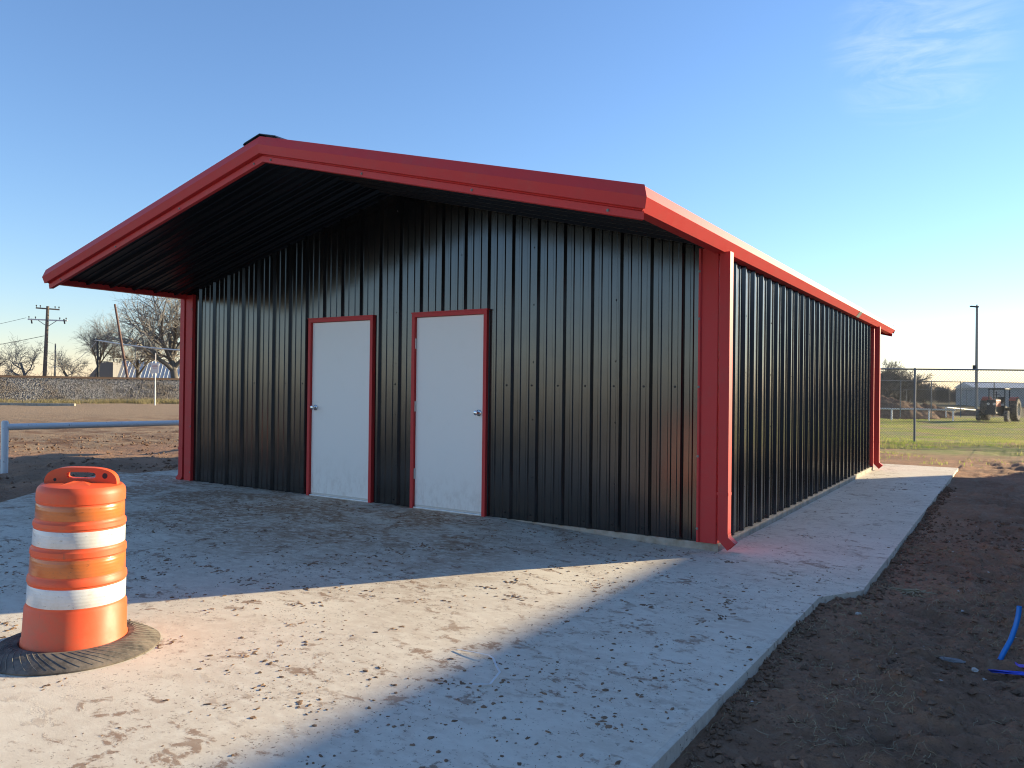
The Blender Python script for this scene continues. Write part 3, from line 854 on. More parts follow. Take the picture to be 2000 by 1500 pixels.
# far scrub line
rnd = random.Random(5); mb = MB()
for i in range(9000):
    px = rnd.uniform(1500, 2500); d = rnd.uniform(170, 240); p = at(px, d, -.6+rnd.uniform(0, 2.6)*rnd.random())
    v = Vector((rnd.gauss(0, .5), rnd.gauss(0, .5), rnd.uniform(.3, 1))).normalized()*rnd.uniform(.6, 1.8)
    mb.tube([p, p+v], [.05, .02], 3, caps=False)
sc = mb.build('far_scrub', M['fartwig'], fix=False); kind(sc, 'stuff'); tag(sc, 'dark line of far bare scrub along the horizon', 'scrub')
mb = MB()
for i in range(9000):
    px = rnd.uniform(-700, 700); d = rnd.uniform(88, 130); p = at(px, d, .1+rnd.uniform(0, 2.9)*rnd.random())
    v = Vector((rnd.gauss(0, .6), rnd.gauss(0, .6), rnd.uniform(.2, 1))).normalized()*rnd.uniform(.5, 1.6)
    mb.tube([p, p+v], [.03, .012], 3, caps=False)
sc = mb.build('track_scrub', M['twig'], fix=False); kind(sc, 'stuff'); tag(sc, 'grey bare scrub beyond the railway line', 'scrub')

# ------------------------------------------------------------------ railway embankment
mb = MB(); T0, T1, NT_ = -180, 150, 330
secs = [(-7.2, -.3), (-6.4, -.1), (-5.4, .35), (-4.4, .95), (-3.4, 1.5), (-2.5, 1.85), (-1.6, 1.9), (0, 1.9), (1.6, 1.9), (2.6, 1.85), (5.0, .6), (7, -.2)]
top_z = zof(170, 738, 61)
for i in range(NT_+1):
    t_ = T0+(T1-T0)*i/NT_; c = TRA+tdir*t_+tnor*6.5
    fade = 1-sm(90, 150, t_)
    for (o, h) in secs:
        p = c+tnor*o; w = .10*fbm(p.x*.9, p.y*.9, 7)+.05*fbm(p.x*4, p.y*4, 8)
        if abs(o) < 2.7: w *= .35
        mb.v.append((p.x, p.y, -.25+(h/1.9*(top_z+.25-.12) if h > 0 else h)*fade+w))
n = len(secs)
for i in range(NT_):
    for k in range(n-1): mb.f.append((i*n+k, (i+1)*n+k, (i+1)*n+k+1, i*n+k+1))
kind(mb.build('railway_embankment', M['ballast'], smooth=True), 'structure')
rnd = random.Random(3)
oct_v = [(1, 0, 0), (-1, 0, 0), (0, 1, 0), (0, -1, 0), (0, 0, 1), (0, 0, -1)]
oct_f = [(0, 2, 4), (2, 1, 4), (1, 3, 4), (3, 0, 4), (2, 0, 5), (1, 2, 5), (3, 1, 5), (0, 3, 5)]
def stone(mb, p, sx, sy, sz, rnd):
    a = rnd.uniform(0, 6.28); ca, sa = math.cos(a), math.sin(a); n = len(mb.v)
    for v in oct_v:
        x, y, z = (v[0]+rnd.uniform(-.35, .35))*sx, (v[1]+rnd.uniform(-.35, .35))*sy, (v[2]+rnd.uniform(-.3, .3))*sz
        mb.v.append((p[0]+x*ca-y*sa, p[1]+x*sa+y*ca, p[2]+z))
    mb.f += [(n+a_, n+b_, n+c_) for a_, b_, c_ in oct_f]
mb = MB()
for i in range(14000):
    t_ = rnd.uniform(-25, 75); o = rnd.uniform(-6.2, -1.2); c = TRA+tdir*t_+tnor*(6.5+o)
    hs = [h for h in secs]; 
    for (a_, b_), (c_, d_) in zip(secs, secs[1:]):
        if a_ <= o <= c_: hh = b_+(d_-b_)*(o-a_)/(c_-a_); break
    z_ = -.25+(hh/1.9*(top_z+.13) if hh > 0 else hh)+.05
    s1 = rnd.uniform(.025, .065); stone(mb, (c.x, c.y, z_), s1, s1*.8, s1*.7, rnd)
o = kind(mb.build('ballast_stones', M['ballast'], fix=False), 'stuff'); tag(o, 'grey ballast stones on the slope of the railway embankment', 'ballast')
rails = empty('railway_track', TRA+tnor*6.5+Vector((0, 0, top_z-.12)), math.atan2(tdir.y, tdir.x), 'dark railway track running along the top of the ballast bank', 'railway track')
for oy in (-.72, .72):
    mb = MB(); mb.prism([(oy-.07, .0), (oy+.07, .0), (oy+.07, .02), (oy+.012, .04), (oy+.012, .12), (oy+.036, .13), (oy+.036, .165), (oy-.036, .165), (oy-.036, .13), (oy-.012, .12), (oy-.012, .04), (oy-.07, .02)], -160, 85, 'x')
    o = mb.build('rail', M['rust'], rails); o.location.z = .10
sl = MB(); sl.box(-.115, .115, -1.3, 1.3, -.06, .10); sme = sl.mesh('sleeper', M['tie'])
for k in range(150):
    o = link('sleeper', sme, rails); o.location.x = -20+.55*k; o.rotation_euler.z = rnd.uniform(-.02, .02)
# dry grass at the foot of the bank, and green grass behind the fence
def blades(name, mt, pts, hmin, hmax, wmin, label, cat, rnd, lean=.5):
    mb = MB()
    for (x, y, z) in pts:
        h = rnd.uniform(hmin, hmax); a = rnd.uniform(0, 6.28); w = wmin*rnd.uniform(.7, 1.5)
        dx, dy = math.cos(a)*w, math.sin(a)*w; lx, ly = rnd.gauss(0, lean)*h, rnd.gauss(0, lean)*h
        n = len(mb.v); mb.v += [(x-dx, y-dy, z-.02), (x+dx, y+dy, z-.02), (x+lx*.4+dx*.6, y+ly*.4+dy*.6, z+h*.6), (x+lx*.4-dx*.6, y+ly*.4-dy*.6, z+h*.6), (x+lx, y+ly, z+h)]
        mb.f += [(n, n+1, n+2, n+3), (n+3, n+2, n+4)]
    o = kind(mb.build(name, mt, fix=False), 'stuff'); tag(o, label, cat); return o
pts = []
for i in range(48000):
    t_ = rnd.uniform(-25, 85); o = rnd.gauss(-7.3, .7)-2.6*rnd.random()*(1 if fbm(t_*.22, 3) > -.1 else .2)
    if fbm(t_*.35, o*.5, 5) < -.18: continue
    c = TRA+tdir*t_+tnor*(6.5+o); pts.append((c.x, c.y, ground_h(c.x, c.y)+.03))
blades('dry_grass', M['drygrass'], pts, .12, .45, .018, 'strip of dry yellow grass at the foot of the embankment', 'grass', rnd)
pts = []
for i in range(9000):      # dead weeds in patches on the bank
    t_ = rnd.uniform(-25, 85); o = rnd.uniform(-6.6, -3.4)
    if fbm(t_*.16, o*.6, 15)+rnd.uniform(-.2, .2) < .12: continue
    for (a_, b_), (c_, d_) in zip(secs, secs[1:]):
        if a_ <= o <= c_: hh = b_+(d_-b_)*(o-a_)/(c_-a_); break
    c = TRA+tdir*t_+tnor*(6.5+o); pts.append((c.x, c.y, -.25+(hh/1.9*(top_z+.13) if hh > 0 else hh)))
blades('dead_weeds', M['bark'], pts, .15, .55, .02, 'brown dead weeds growing in patches on the ballast bank', 'weeds', rnd)
pts = []
for i in range(150000):
    y = 11+52*rnd.random()**1.25; x = rnd.uniform(-11, 9)
    if y < 14.5+2.0*fbm(x*.3, y*.3, 3)+rnd.gauss(0, .9): continue
    if fbm(x*.35, y*.35, 8)+.3*rnd.random() < .10: continue
    pts.append((x, y, ground_h(x, y)))
blades('green_grass', M['grass'], pts, .03, .085, .007, 'patchy green grass on both sides of the near chain link fence', 'grass', rnd, .7)

# ------------------------------------------------------------------ utility poles, leaning pole, signs
def pole(px, d, base_py, top_py, rad, label, mt='pole', lean_px=0, cat='pole', name='utility_pole'):
    z1 = zof(px+lean_px, top_py, d); z0 = zof(px, base_py, d)
    b0 = at(px, d, z0-1.0*(d > 30)); t1 = at(px+lean_px, d, z1)
    root = empty(name, b0, 0, label, cat)
    mb = MB(); mb.tube([(0, 0, 0), (t1-b0)*.5, t1-b0], [rad, rad*.86, rad*.7], 12); mb.build('pole', M[mt], root, smooth='auto')
    return root, t1-b0
up, tp = pole(86, 76, 742, 598, .19, 'tall wooden utility pole with two crossarms beyond the railway', lean_px=5)
def arm(root, c, half, ang, mt, tilt=0):
    mb = MB(); dv = Vector((math.cos(ang), math.sin(ang), tilt)).normalized()
    M4 = Matrix.Translation(c) @ dv.to_track_quat('X', 'Z').to_matrix().to_4x4()
    mb.box(-half, half, -.06, .06, -.065, .065, M4); a = mb.build('crossarm', M[mt], root)
    for q in (-.95, -.62, .62, .95):
        p = c+dv*half*q
        mb = MB(); mb.tube([p+Vector((0, 0, .06)), p+Vector((0, 0, .17)), p+Vector((0, 0, .20)), p+Vector((0, 0, .30))], [.025, .025, .07, .05], 8); mb.build('insulator', M['dark'], a)
va = math.atan2(RT.y, RT.x)
arm(up, tp+Vector((0, 0, -.25)), 1.0, va+.5, 'pole', -.03)
arm(up, tp+Vector((0, 0, -1.35)), 1.8, va+.12, 'sign', -.02)
for q in (-1.6, 1.6):      # hanging cut-outs at the arm ends
    c = tp+Vector((0, 0, -1.35))+Vector((math.cos(va), math.sin(va), 0))*q
    mb = MB(); mb.tube([c+Vector((0, 0, .1)), c+Vector((.15, 0, -.35))], .07, 8); mb.build('fuse_switch', M['dark'], up)
for s__ in (-1, 1):
    mb = MB(); mb.tube([tp+Vector((0, 0, -2.0)), tp+Vector((math.cos(va)*s__*.9, math.sin(va)*s__*.9, -1.4))], .03, 6); mb.build('brace', M['galv'], up)
pole(254, 70, 745, 594, .125, 'leaning rusty pole without arms in front of the bare trees', 'rustpipe', -32, 'pole', 'leaning_pole')
lp, lt = pole(192, 74, 742, 664, .12, 'short dark lamp pole with a small lamp on top', 'dark', -2, 'pole', 'lamp_pole')
mb = MB(); c = lt; mb.box(-.55, .12, -.12, .12, .0, .14, Matrix.Translation(c)); mb.build('lamp_head', M['dark'], lp)
pole(107, 80, 742, 671, .09, 'thin short grey pole right of the tall utility pole', 'galv', 0, 'pole', 'thin_pole')
# overhead wires
def wire(name, p, q, sag, rad, mt, label):
    root_o = p; pts = []
    for i in range(25):
        t_ = i/24; v = p.lerp(q, t_); v = v-Vector((0, 0, sag*4*t_*(1-t_))); pts.append(v-root_o)
    mb = MB(); mb.tube(pts, rad, 5); o = mb.build(name, M[mt], smooth=True); o.location = root_o; tag(o, label, 'wire'); return o
wire('service_cable', at(186, 74, zof(186, 664, 74)), at(372, 71, zof(372, 685, 71)), .15, .07, 'sign', 'pale service cable running from the short lamp pole towards the big tree')
base = Vector(up.location)+tp
wl_ = Vector((math.cos(va), math.sin(va), 0))
wire('power_line', base+wl_*-2.1+Vector((0, 0, -1.15)), at(-620, 90, zof(-620, 700, 90)), 1.2, .018, 'dark', 'upper overhead wire running left from the crossarm of the utility pole')
wire('power_line', base+wl_*-.3+Vector((0, 0, -2.9)), at(-620, 90, zof(-620, 720, 90)), 1.2, .025, 'dark', 'lower overhead wire running left from the shaft of the utility pole')
wire('power_line', base+wl_*.5+Vector((0, 0, -5.9)), at(186, 74, zof(186, 668, 74)), .7, .02, 'sign', 'thin pale wire between the utility pole and the short lamp pole')
# sign by the track
sg, st = pole(303, 54, 787, 690, .045, 'small faded white sign on a thin post before the railway', 'sign', 0, 'sign', 'track_sign')
zc = zof(303, 719, 54)-sg.location.z
mb = MB(); MT = Matrix.Rotation(va, 4, 'Z'); mb.box(-.27, .27, -.075, -.055, zc-.34, zc+.34, MT); pl = mb.build('board', M['sign'], sg, bevel=.004)
mb = MB()
for k, (w, zz) in enumerate(((.17, .2), (.19, .10), (.13, 0))): mb.box(-w, w, -.079, -.0765, zc+zz-.022, zc+zz+.022, MT)
mb.build('faded_lines', M['signink'], pl)
# low concrete barrier at the far left, seen as a pale strip
kb = at(70, 53); mb = MB(); mb.box(-3.4, 3.4, -.1, .1, -.1, .14); o = mb.build('concrete_kerb', M['foundation'], bevel=.02); o.location = at(50, 53, ground_h(kb.x, kb.y)+.05); o.rotation_euler.z = va; tag(o, 'low pale concrete kerb at the left edge below the ballast bank', 'kerb')

# ------------------------------------------------------------------ house behind the track
hs = empty('house', at(318, 92, 0), va+.25, 'small house with a pale ribbed metal roof beyond the railway', 'house')
hz = zof(318, 706, 92); he = zof(318, 752, 92)
mb = MB(); mb.box(-4.2, 9, -3.2, 3.2, -.8, he+.3); mb.build('wall', M['wall'], hs)
ra_ = MB()
for k in range(33):
    x = -4.4+.41*k
    ra_.quad((x, -3.7, he), (x+.36, -3.7, he), (x+.36, 0, hz), (x, 0, hz)); ra_.quad((x+.36, -3.7, he), (x+.385, -3.72, he+.06), (x+.385, 0, hz+.06), (x+.36, 0, hz))
    ra_.quad((x+.385, -3.72, he+.06), (x+.41, -3.7, he), (x+.41, 0, hz), (x+.385, 0, hz+.06))
ra_.build('roof', M['roofpale'], hs, fix=False)
mb = MB(); mb.quad((-4.4, 3.7, he), (9.1, 3.7, he), (9.1, 0, hz), (-4.4, 0, hz)); mb.build('roof', M['roofpale'], hs)
mb = MB(); mb.prism([(-3.6, he), (3.6, he), (0, hz-.08)], -4.25, -4.05, 'x'); mb.build('gable', M['wall'], hs)
mb = MB(); mb.prism([(-7.6, he-.2), (-4.35, he-.2), (-4.35, hz-.3), (-5.6, hz-.35)], -4.6, 1.0, 'y'); mb.build('side_roof', M['roofdark'], hs)

# ------------------------------------------------------------------ long shed on the right, lamp pole, mounds, tractor
fs = empty('long_shed', at(1905, 120, -.6), va-.30, 'long low pale metal shed behind the tractor', 'shed')
sh = zof(1905, 757, 120)+.6
mb = MB(); mb.box(0, 30, 0, 12, 0, sh); mb.build('wall', M['wall'], fs)
mb = MB(); mb.prism([(-.3, sh), (12.3, sh), (6, sh+.9)], -.3, 30.3, 'x'); mb.build('roof', M['roofpale'], fs)
for k in range(3):
    mb = MB(); mb.box(7+6*k, 8.2+6*k, -.03, .02, 1.2, 2.3); mb.build('window', M['glassdark'], fs)
lm, ltp = pole(1907, 72, 806, 600, .14, 'tall concrete lamp pole with a flat lamp standing beyond the fence', 'concpole', 0, 'lamp pole', 'street_lamp')
mb = MB(); mb.box(-.62, .12, -.12, .12, -.02, .10, Matrix.Translation(ltp) @ Matrix.Rotation(va, 4, 'Z') @ Matrix.Rotation(R(4), 4, 'Y')); mb.build('lamp_head', M['dark'], lm, bevel=.02)
mb = MB(); mb.tube([ltp+Vector((0, 0, -.1)), ltp+Vector((0, 0, .25))], .06, 8); mb.build('bracket', M['dark'], lm)
mb = MB(); q = Vector((0, 0, zof(1907, 718, 72)-lm.location.z))-wl_*.25; mb.box(-.1, .1, -.1, .1, -.22, .22, Matrix.Translation(q)); mb.build('junction_box', M['dark'], lm)
def mound(px, d, halfw, h, z0, seed, label):
    mb = MB(); n = 60; c = at(px, d, z0)
    for j in range(n+1):
        for i in range(n+1):
            u, v = 2*i/n-1, 2*j/n-1; rr = math.hypot(u, v)
            hh = h*max(0, 1-rr**1.5)**.8*(1+.35*fbm(u*2.2+seed, v*2.2, 0))+(.22*fbm(u*7+seed, v*7, 1)+.12*fbm(u*19, v*19, seed))*max(0, 1-rr)**.5
            mb.v.append((u*halfw, v*halfw*.6, hh-.25*rr))
    for j in range(n):
        for i in range(n): mb.f.append((j*(n+1)+i, j*(n+1)+i+1, (j+1)*(n+1)+i+1, (j+1)*(n+1)+i))
    o = mb.build('dirt_mound', M['clod'], smooth=True, fix=False); o.location = c; o.rotation_euler.z = va; tag(o, label, 'mound'); return o
gm_ = zof(1760, 815, 58)
mound(1742, 58, 3.6, zof(1750, 776, 58)-gm_, gm_, 1, 'large brown dirt mound behind the far white rail')
mound(1815, 59, 2.2, .95, gm_, 4, 'smaller dirt mound at the right end of the far white rail')
mound(1915, 66, 3.5, .55, gm_-.15, 6, 'low spread of loose dirt behind the tractor')

# tractor: local x forward, y left
tz = zof(1955, 822, 52)
tr = empty('tractor', at(1949, 52, tz), 0, 'old orange red farm tractor with roll bar parked behind the fence', 'tractor')
tr.rotation_euler.z = va+math.pi+.80
def wheel(name, x, y, r, w, rimr, lug):
    root = None
    mb = MB()
    mb.lathe([(rimr, -w*.42), (rimr+.04, -w*.5), (r*.90, -w*.5), (r*.97, -w*.40), (r*.985, 0), (r*.97, w*.40), (r*.90, w*.5), (rimr+.04, w*.5), (rimr, w*.42)], 40)
    ty = mb
    mb.v = [(x+a, y+c, r+b) for a, b, c in mb.v]
    tyre = mb.build(name, M['rubber'], tr, smooth='auto')
    if lug:
        l = MB()
        for k in range(20):
            for sd in (-1, 1):
                a = 2*math.pi*(k+.5*(sd > 0))/20
                Mx = Matrix.Translation((x, y, r)) @ Matrix.Rotation(-a, 4, 'Y') @ Matrix.Translation((r*.985, sd*w*.24, 0)) @ Matrix.Rotation(sd*.7, 4, 'X')
                l.box(-.03, .035, -w*.28, w*.28, -.025, .025, Mx)
        kind(l.build('tread_lugs', M['rubber'], tyre), 'stuff')
    sd = 1 if y > 0 else -1
    mb = MB(); mb.lathe([(rimr, -w*.40), (rimr, w*.40)], 32); mb.lathe([(rimr*.98, w*.18), (rimr*.75, w*.10), (rimr*.45, w*.02), (.10, w*.05), (.08, w*.14), (.001, w*.15)], 32)
    mb.v = [(x+a, y+sd*c, r+b) for a, b, c in mb.v]; mb.build('rim', M['rim'], tyre, smooth='auto')
for sy in (-1, 1):
    wheel('rear_wheel', -.75, sy*.86, .76, .42, .42, True); wheel('front_wheel', 1.35, sy*.80, .36, .22, .20, False)
mb = MB(); mb.box(.35, 1.62, -.27, .27, .95, 1.42); mb.build('hood', M['tracred'], tr, bevel=.05)
mb = MB(); mb.box(1.625, 1.70, -.26, .26, .72, 1.41); g = mb.build('grille', M['dark'], tr, bevel=.015)
for sy in (-1, 1):
    mb = MB(); mb.tube([(1.70, sy*.17, 1.14), (1.725, sy*.17, 1.14)], .085, 16); mb.build('headlight', M['rim'], g)
mb = MB(); mb.box(-.9, 1.5, -.2, .2, .48, .93); mb.box(-1.0, -.4, -.3, .3, .42, 1.0); mb.tube([(-.75, -.8, .76), (-.75, .8, .76)], .11, 10); mb.tube([(1.35, -.78, .38), (1.35, 0, .52), (1.35, .78, .38)], .055, 8)
mb.build('chassis', M['dark'], tr)
mb = MB(); mb.box(1.55, 1.95, -.33, .33, .5, .62); mb.box(1.85, 1.98, -.30, .30, .44, .75); mb.build('front_weights', M['dark'], tr, bevel=.02)
for sy in (-1, 1):
    mb = MB(); n = 12
    for k in range(n):
        a, b = math.pi*(.24+.5*k/n), math.pi*(.24+.5*(k+1)/n); r_ = .86
        p, q = (-.75+r_*math.cos(a), .76+r_*math.sin(a)), (-.75+r_*math.cos(b), .76+r_*math.sin(b))
        y0, y1 = sy*.60, sy*1.0
        mb.quad((p[0], y0, p[1]), (q[0], y0, q[1]), (q[0], y1, q[1]), (p[0], y1, p[1]))
        mb.quad((p[0], y0, p[1]), (q[0], y0, q[1]), (q[0], y0, q[1]-.10), (p[0], y0, p[1]-.10))
    mb.build('fender', M['tracred'], tr)
mb = MB(); mb.box(-.95, -.45, -.24, .24, 1.15, 1.25); mb.box(-1.0, -.9, -.24, .24, 1.22, 1.60); mb.build('seat', M['dark'], tr, bevel=.03)
mb = MB(); mb.tube([(.45, 0, 1.35), (.12, 0, 1.60)], .025, 8)
ringp = [(.10+.20*math.cos(k*math.pi/9)*.55, .20*math.sin(k*math.pi/9), 1.62+.20*math.cos(k*math.pi/9)*.8) for k in range(19)]
mb.tube(ringp, .016, 6); mb.build('steering_wheel', M['dark'], tr)
mb = MB()
for sx_ in (-1.05, .25):
    for sy in (-.46, .46): mb.tube([(sx_, sy, .95), (sx_, sy, 2.12)], .035, 8)
for sy in (-.46, .46): mb.tube([(-1.1, sy, 2.13), (.35, sy, 2.13)], .04, 8)
for sx_ in (-1.05, .25): mb.tube([(sx_, -.5, 2.13), (sx_, .5, 2.13)], .04, 8)
mb.build('roll_frame', M['dark'], tr)
mb = MB(); mb.tube([(.95, .12, 1.4), (.95, .12, 1.95)], .035, 8); mb.build('exhaust', M['dark'], tr)

# ------------------------------------------------------------------ blue pipe, marking, strap and debris
def gxy(px, py, z): # where the view ray at a photo pixel meets height z
    dr = F+RT*(px-1000)/FPX-UP*(py-750)/FPX; k = (z-CAM.z)/dr.z; return CAM+dr*k
bp = gxy(1950, 1290, -.14); gzv = ground_h(bp.x, bp.y)
dd = (bp-CAM).dot(F)
def ray(px, py, d): return CAM+F*d+RT*(px-1000)/FPX*d-UP*(py-750)/FPX*d
pts = [ray(1948, 1300, dd), ray(1960, 1275, dd), ray(1974, 1250, dd+.01), ray(1984, 1222, dd+.02), ray(1989, 1202, dd+.02), ray(1991, 1184, dd+.02)]
mb = MB(); o3 = Vector(pts[0]); mb.tube([p-o3 for p in pts], .0135, 16, caps=False); mb.tube([p-o3 for p in pts], .0105, 16, caps=False)
o = mb.build('water_pipe', M['blue'], smooth=True, fix=False); o.location = o3; tag(o, 'bright blue plastic pipe stub sticking up from the dirt', 'pipe')
def paint(name, mt, pix, label, lift=.028):
    root = None; ps = []
    for (px, py) in pix:
        p = gxy(px, py, -.13)
        for _ in range(3): p = gxy(px, py, ground_h(p.x, p.y)+lift)
        ps.append(p)
    mb = MB(); c = ps[0]; n = len(ps)
    mb.v = [tuple(p-c) for p in ps]+[tuple(p-c-Vector((0, 0, .004))) for p in ps]
    mb.f = [tuple(range(n)), tuple(range(n, 2*n))[::-1]]+[(i, (i+1) % n, n+(i+1) % n, n+i) for i in range(n)]
    o = mb.build(name, M[mt]); o.location = c; tag(o, label, 'tape'); return o
paint('marker_tape', 'bluepaint', [(1930, 1307), (1960, 1309), (2030, 1314), (2030, 1321), (1962, 1314), (1936, 1312)], 'strip of dark blue tape lying on the dirt below the blue pipe')
paint('marker_tape', 'purplepaint', [(1982, 1292), (1990, 1297), (2030, 1300), (2030, 1304), (1992, 1302), (1984, 1297)], 'crumpled violet tape on the dirt just right of the blue pipe', .035)
# white strapping on the slab
sp_ = [gxy(px, py, -.062) for px, py in ((893, 1268), (925, 1276), (955, 1284), (963, 1286), (970, 1303), (976, 1317), (966, 1328), (957, 1336), (940, 1339), (922, 1341))]
sp_ = [Vector((p.x, p.y, zs(p.x, p.y)+.007+.012*math.sin(i*.9)**2)) for i, p in enumerate(sp_)]
mb = MB(); c = sp_[0]
prev = None
for i, p in enumerate(sp_):
    d = (sp_[min(i+1, 9)]-sp_[max(i-1, 0)]); d.z = 0; d.normalize(); w = Vector((-d.y, d.x, 0))*.0055
    mb.v += [tuple(p-c-w), tuple(p-c+w), tuple(p-c+w+Vector((0, 0, .0016))), tuple(p-c-w+Vector((0, 0, .0016)))]
    if i:
        n = len(mb.v)-8
        for k in range(4): mb.f.append((n+k, n+(k+1) % 4, n+4+(k+1) % 4, n+4+k))
o = mb.build('plastic_strap', M['strap']); o.location = c; tag(o, 'bent white plastic strapping lying on the concrete at the shadow edge', 'strap')
# mud flakes on the concrete
rnd = random.Random(21)
def flake(mb, x, y, z, r, asp, ang, th, rnd):
    n = rnd.randint(6, 9); ca, sa = math.cos(ang), math.sin(ang); base = len(mb.v); P = []
    for k in range(n):
        t_ = 2*math.pi*k/n; q = r*rnd.uniform(.55, 1.15); u, v = q*math.cos(t_), q*asp*math.sin(t_)
        P.append((x+u*ca-v*sa, y+u*sa+v*ca))
    for (a, b) in P: mb.v.append((a, b, z-.002))
    for (a, b) in P: mb.v.append((x+(a-x)*.72, y+(b-y)*.72, z+th*rnd.uniform(.6, 1.2)))
    mb.v.append((x, y, z+th*rnd.uniform(.7, 1.5))); c = len(mb.v)-1
    for k in range(n):
        j = (k+1) % n; mb.f.append((base+k, base+j, base+n+j, base+n+k)); mb.f.append((base+n+k, base+n+j, c))
mb = MB(); cnt = 0
while cnt < 12000:
    x = rnd.uniform(-6.5, 1.28); y = rnd.uniform(-6.2, 8) if rnd.random() < .35 else rnd.uniform(-6.0, .0)
    if x > slab_xr(y)-.02 or (x < .06 and y > -.06) : continue
    if fbm(x*1.1, y*1.1, 12)+rnd.uniform(-.35, .35) < .02: continue
    r = .0016+.021*rnd.random()**7
    flake(mb, x, y, zs(x, y), r, rnd.uniform(.4, .9), rnd.uniform(0, 3.14), .0015+r*.14, rnd); cnt += 1
o = kind(mb.build('mud_crumbs', M['mud'], fix=False), 'stuff'); tag(o, 'small dried mud crumbs scattered over the concrete slab', 'mud')
mb = MB()
for i in range(150):      # smears and boot prints, each a loose cluster of thin flakes
    x = rnd.uniform(-5.5, 1.2); y = rnd.uniform(-6.0, 7) if i % 3 == 0 else rnd.uniform(-5.5, -.2)
    if x > slab_xr(y)-.1 or (x < .15 and y > -.15): continue
    ang = rnd.uniform(0, 3.14)
    for k in range(rnd.randint(4, 14)):
        u, v = rnd.gauss(0, .055), rnd.gauss(0, .022)
        xx, yy = x+u*math.cos(ang)-v*math.sin(ang), y+u*math.sin(ang)+v*math.cos(ang)
        if xx > slab_xr(yy)-.03: continue
        flake(mb, xx, yy, zs(xx, yy), rnd.uniform(.005, .028), rnd.uniform(.35, .8), ang+rnd.gauss(0, .5), rnd.uniform(.0015, .004), rnd)
o = kind(mb.build('mud_smears', M['mud'], fix=False), 'stuff'); tag(o, 'flattened mud smears and boot marks on the concrete slab', 'mud')
# clods, pebbles and straw on the dirt
mb = MB()
for i in range(20000):
    y = -5.2+9*rnd.random()**1.2; x = slab_xr(y)+.01+3.4*rnd.random()
    r = .003+.026*rnd.random()**6
    stone(mb, (x, y, ground_h(x, y)+r*.25), r, r*rnd.uniform(.6, 1), r*rnd.uniform(.4, .8), rnd)
for i in range(3500):      # soil crumbled against the slab edge
    y = -5.0+12*rnd.random(); x = slab_xr(y)+abs(rnd.gauss(0, .06)); r = .004+.022*rnd.random()**4
    stone(mb, (x+.01, y, ground_h(x+.01, y)+r*.3), r, r*rnd.uniform(.6, 1), r*rnd.uniform(.5, .9), rnd)
for i in range(6000):
    x = rnd.uniform(-20, -9.2); y = rnd.uniform(-4, 9); r = .008+.045*rnd.random()**5
    stone(mb, (x, y, ground_h(x, y)+r*.2), r, r*rnd.uniform(.6, 1), r*rnd.uniform(.4, .8), rnd)
o = kind(mb.build('earth_clods', M['clod'], fix=False), 'stuff'); tag(o, 'loose brown clods of earth over the bare dirt', 'earth')
mb = MB()
for i in range(300):
    y = -5.0+11*rnd.random()**1.3; x = slab_xr(y)+.03+3.2*rnd.random(); r = .004+.013*rnd.random()**3
    stone(mb, (x, y, ground_h(x, y)+r*.3), r*1.2, r*rnd.uniform(.6, 1), r*rnd.uniform(.4, .7), rnd)
o = kind(mb.build('pale_pebbles', M['stone'], fix=False), 'stuff'); tag(o, 'small pale pebbles sprinkled over the dirt beside the walkway', 'pebbles')
mb = MB()
for i in range(5200):
    y = -5.0+6.5*rnd.random(); d = 3.0*rnd.random()**1.5; x = slab_xr(y)+.02+d
    if fbm(x*1.6, y*1.6, 33)+rnd.uniform(-.25, .25) < .08: continue
    p = Vector((x, y, ground_h(x, y)+.004)); a = rnd.uniform(0, 6.28); ps = [p]; l = rnd.uniform(.02, .09)
    for k in range(4):
        a += rnd.gauss(0, .55); p = p+Vector((math.cos(a)*l/4, math.sin(a)*l/4, 0)); p.z = ground_h(p.x, p.y)+.004+abs(rnd.gauss(0, .012)); 
        if p.x < slab_xr(p.y)-.02: break
        ps.append(p)
    if len(ps) > 2: mb.tube(ps, rnd.uniform(.0008, .0016), 3, caps=False)
o = kind(mb.build('dead_straw', M['straw'], fix=False), 'stuff'); tag(o, 'dead straw and root strands lying on the dark dirt', 'straw')
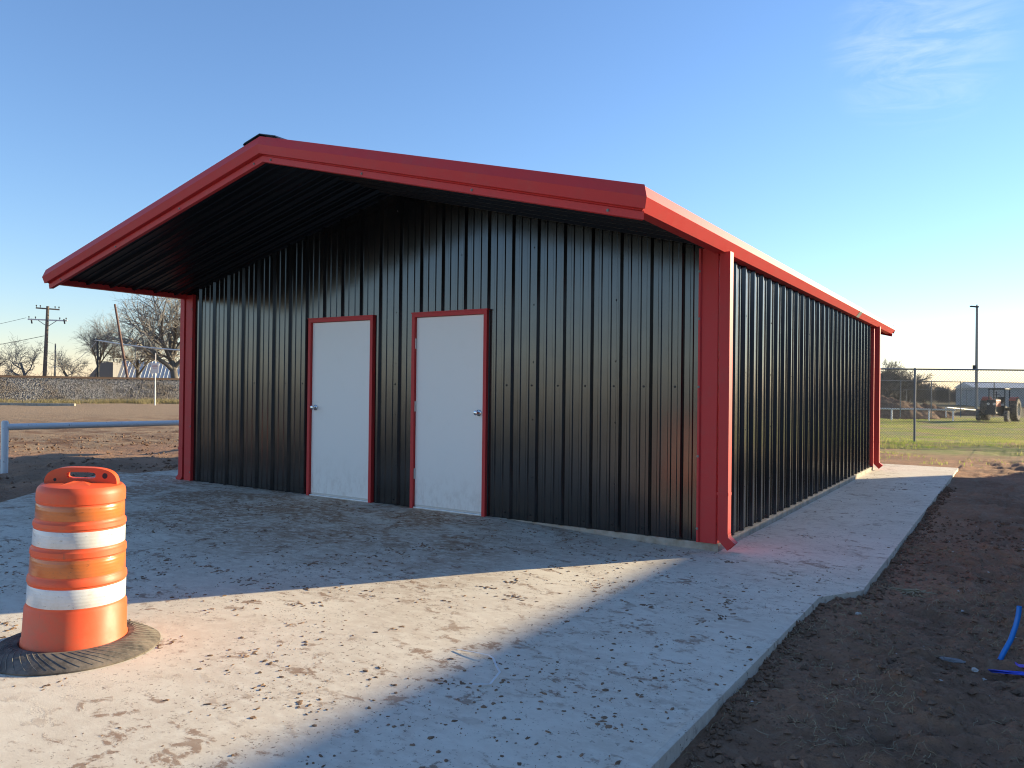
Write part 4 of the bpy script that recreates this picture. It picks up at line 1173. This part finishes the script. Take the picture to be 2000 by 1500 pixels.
def rock(name, px, py, sx, sy, sz, mt, label, cat, seed):
    p = gxy(px, py, -.13)
    for _ in range(3): p = gxy(px, py, ground_h(p.x, p.y))
    bm = bmesh.new(); bmesh.ops.create_icosphere(bm, subdivisions=3, radius=1)
    for v in bm.verts:
        q = v.co.copy(); f_ = 1+.5*noise.noise(q*1.2+Vector((seed, 0, 0)))+.32*noise.noise(q*3.1+Vector((0, seed, 0)))
        v.co = Vector((q.x*sx, q.y*sy, q.z*sz))*f_
    me = bpy.data.meshes.new(name); bm.to_mesh(me); bm.free(); me.materials.append(M[mt])
    o = link(name, me); o.location = p+Vector((0, 0, sz*.25)); o.rotation_euler.z = seed; tag(o, label, cat); return o
rock('flat_stone', 1860, 1290, .06, .028, .01, 'slate', 'flat dark grey stone left of the blue pipe', 'stone', 3)
rock('flat_stone', 1904, 1309, .022, .016, .009, 'stone', 'small pale stone just left of the blue tape', 'stone', 5)
rock('earth_lump', 1620, 1150, .085, .05, .035, 'clod', 'lump of brown earth against the step in the slab edge', 'earth lump', 7)
p = gxy(1768, 1158, -.13)
for _ in range(3): p = gxy(1768, 1158, ground_h(p.x, p.y))
mb = MB(); rnd = random.Random(9)
for i in range(70):
    a = rnd.uniform(-.5, .5)+(math.pi if i % 2 else 0)+va; q = Vector((rnd.gauss(0, .05), rnd.gauss(0, .02), rnd.uniform(0, .02))); ps = [q.copy()]
    for k in range(5):
        a += rnd.gauss(0, .35); q = q+Vector((math.cos(a), math.sin(a), rnd.uniform(-.35, .3)))*.028; q.z = max(q.z, -.002); ps.append(q.copy())
    mb.tube(ps, [rnd.uniform(.002, .005)]*5+[.001], 4, caps=False)
o = kind(mb.build('root_clump', M['straw'], fix=False), 'stuff'); o.location = p; tag(o, 'clump of pale roots on the dirt right of the slab step', 'root')
rock('broken_stone', 1568, 1205, .03, .022, .012, 'stone', 'broken pale stone chip beside the slab edge below its step', 'stone', 11)
rock('broken_stone', 1677, 1199, .02, .014, .009, 'stone', 'small pale stone chip out on the dirt below the root clump', 'stone', 13)
rock('broken_stone', 1836, 1206, .024, .012, .008, 'stone', 'white stone chip on the dirt left of the blue pipe top', 'stone', 15)
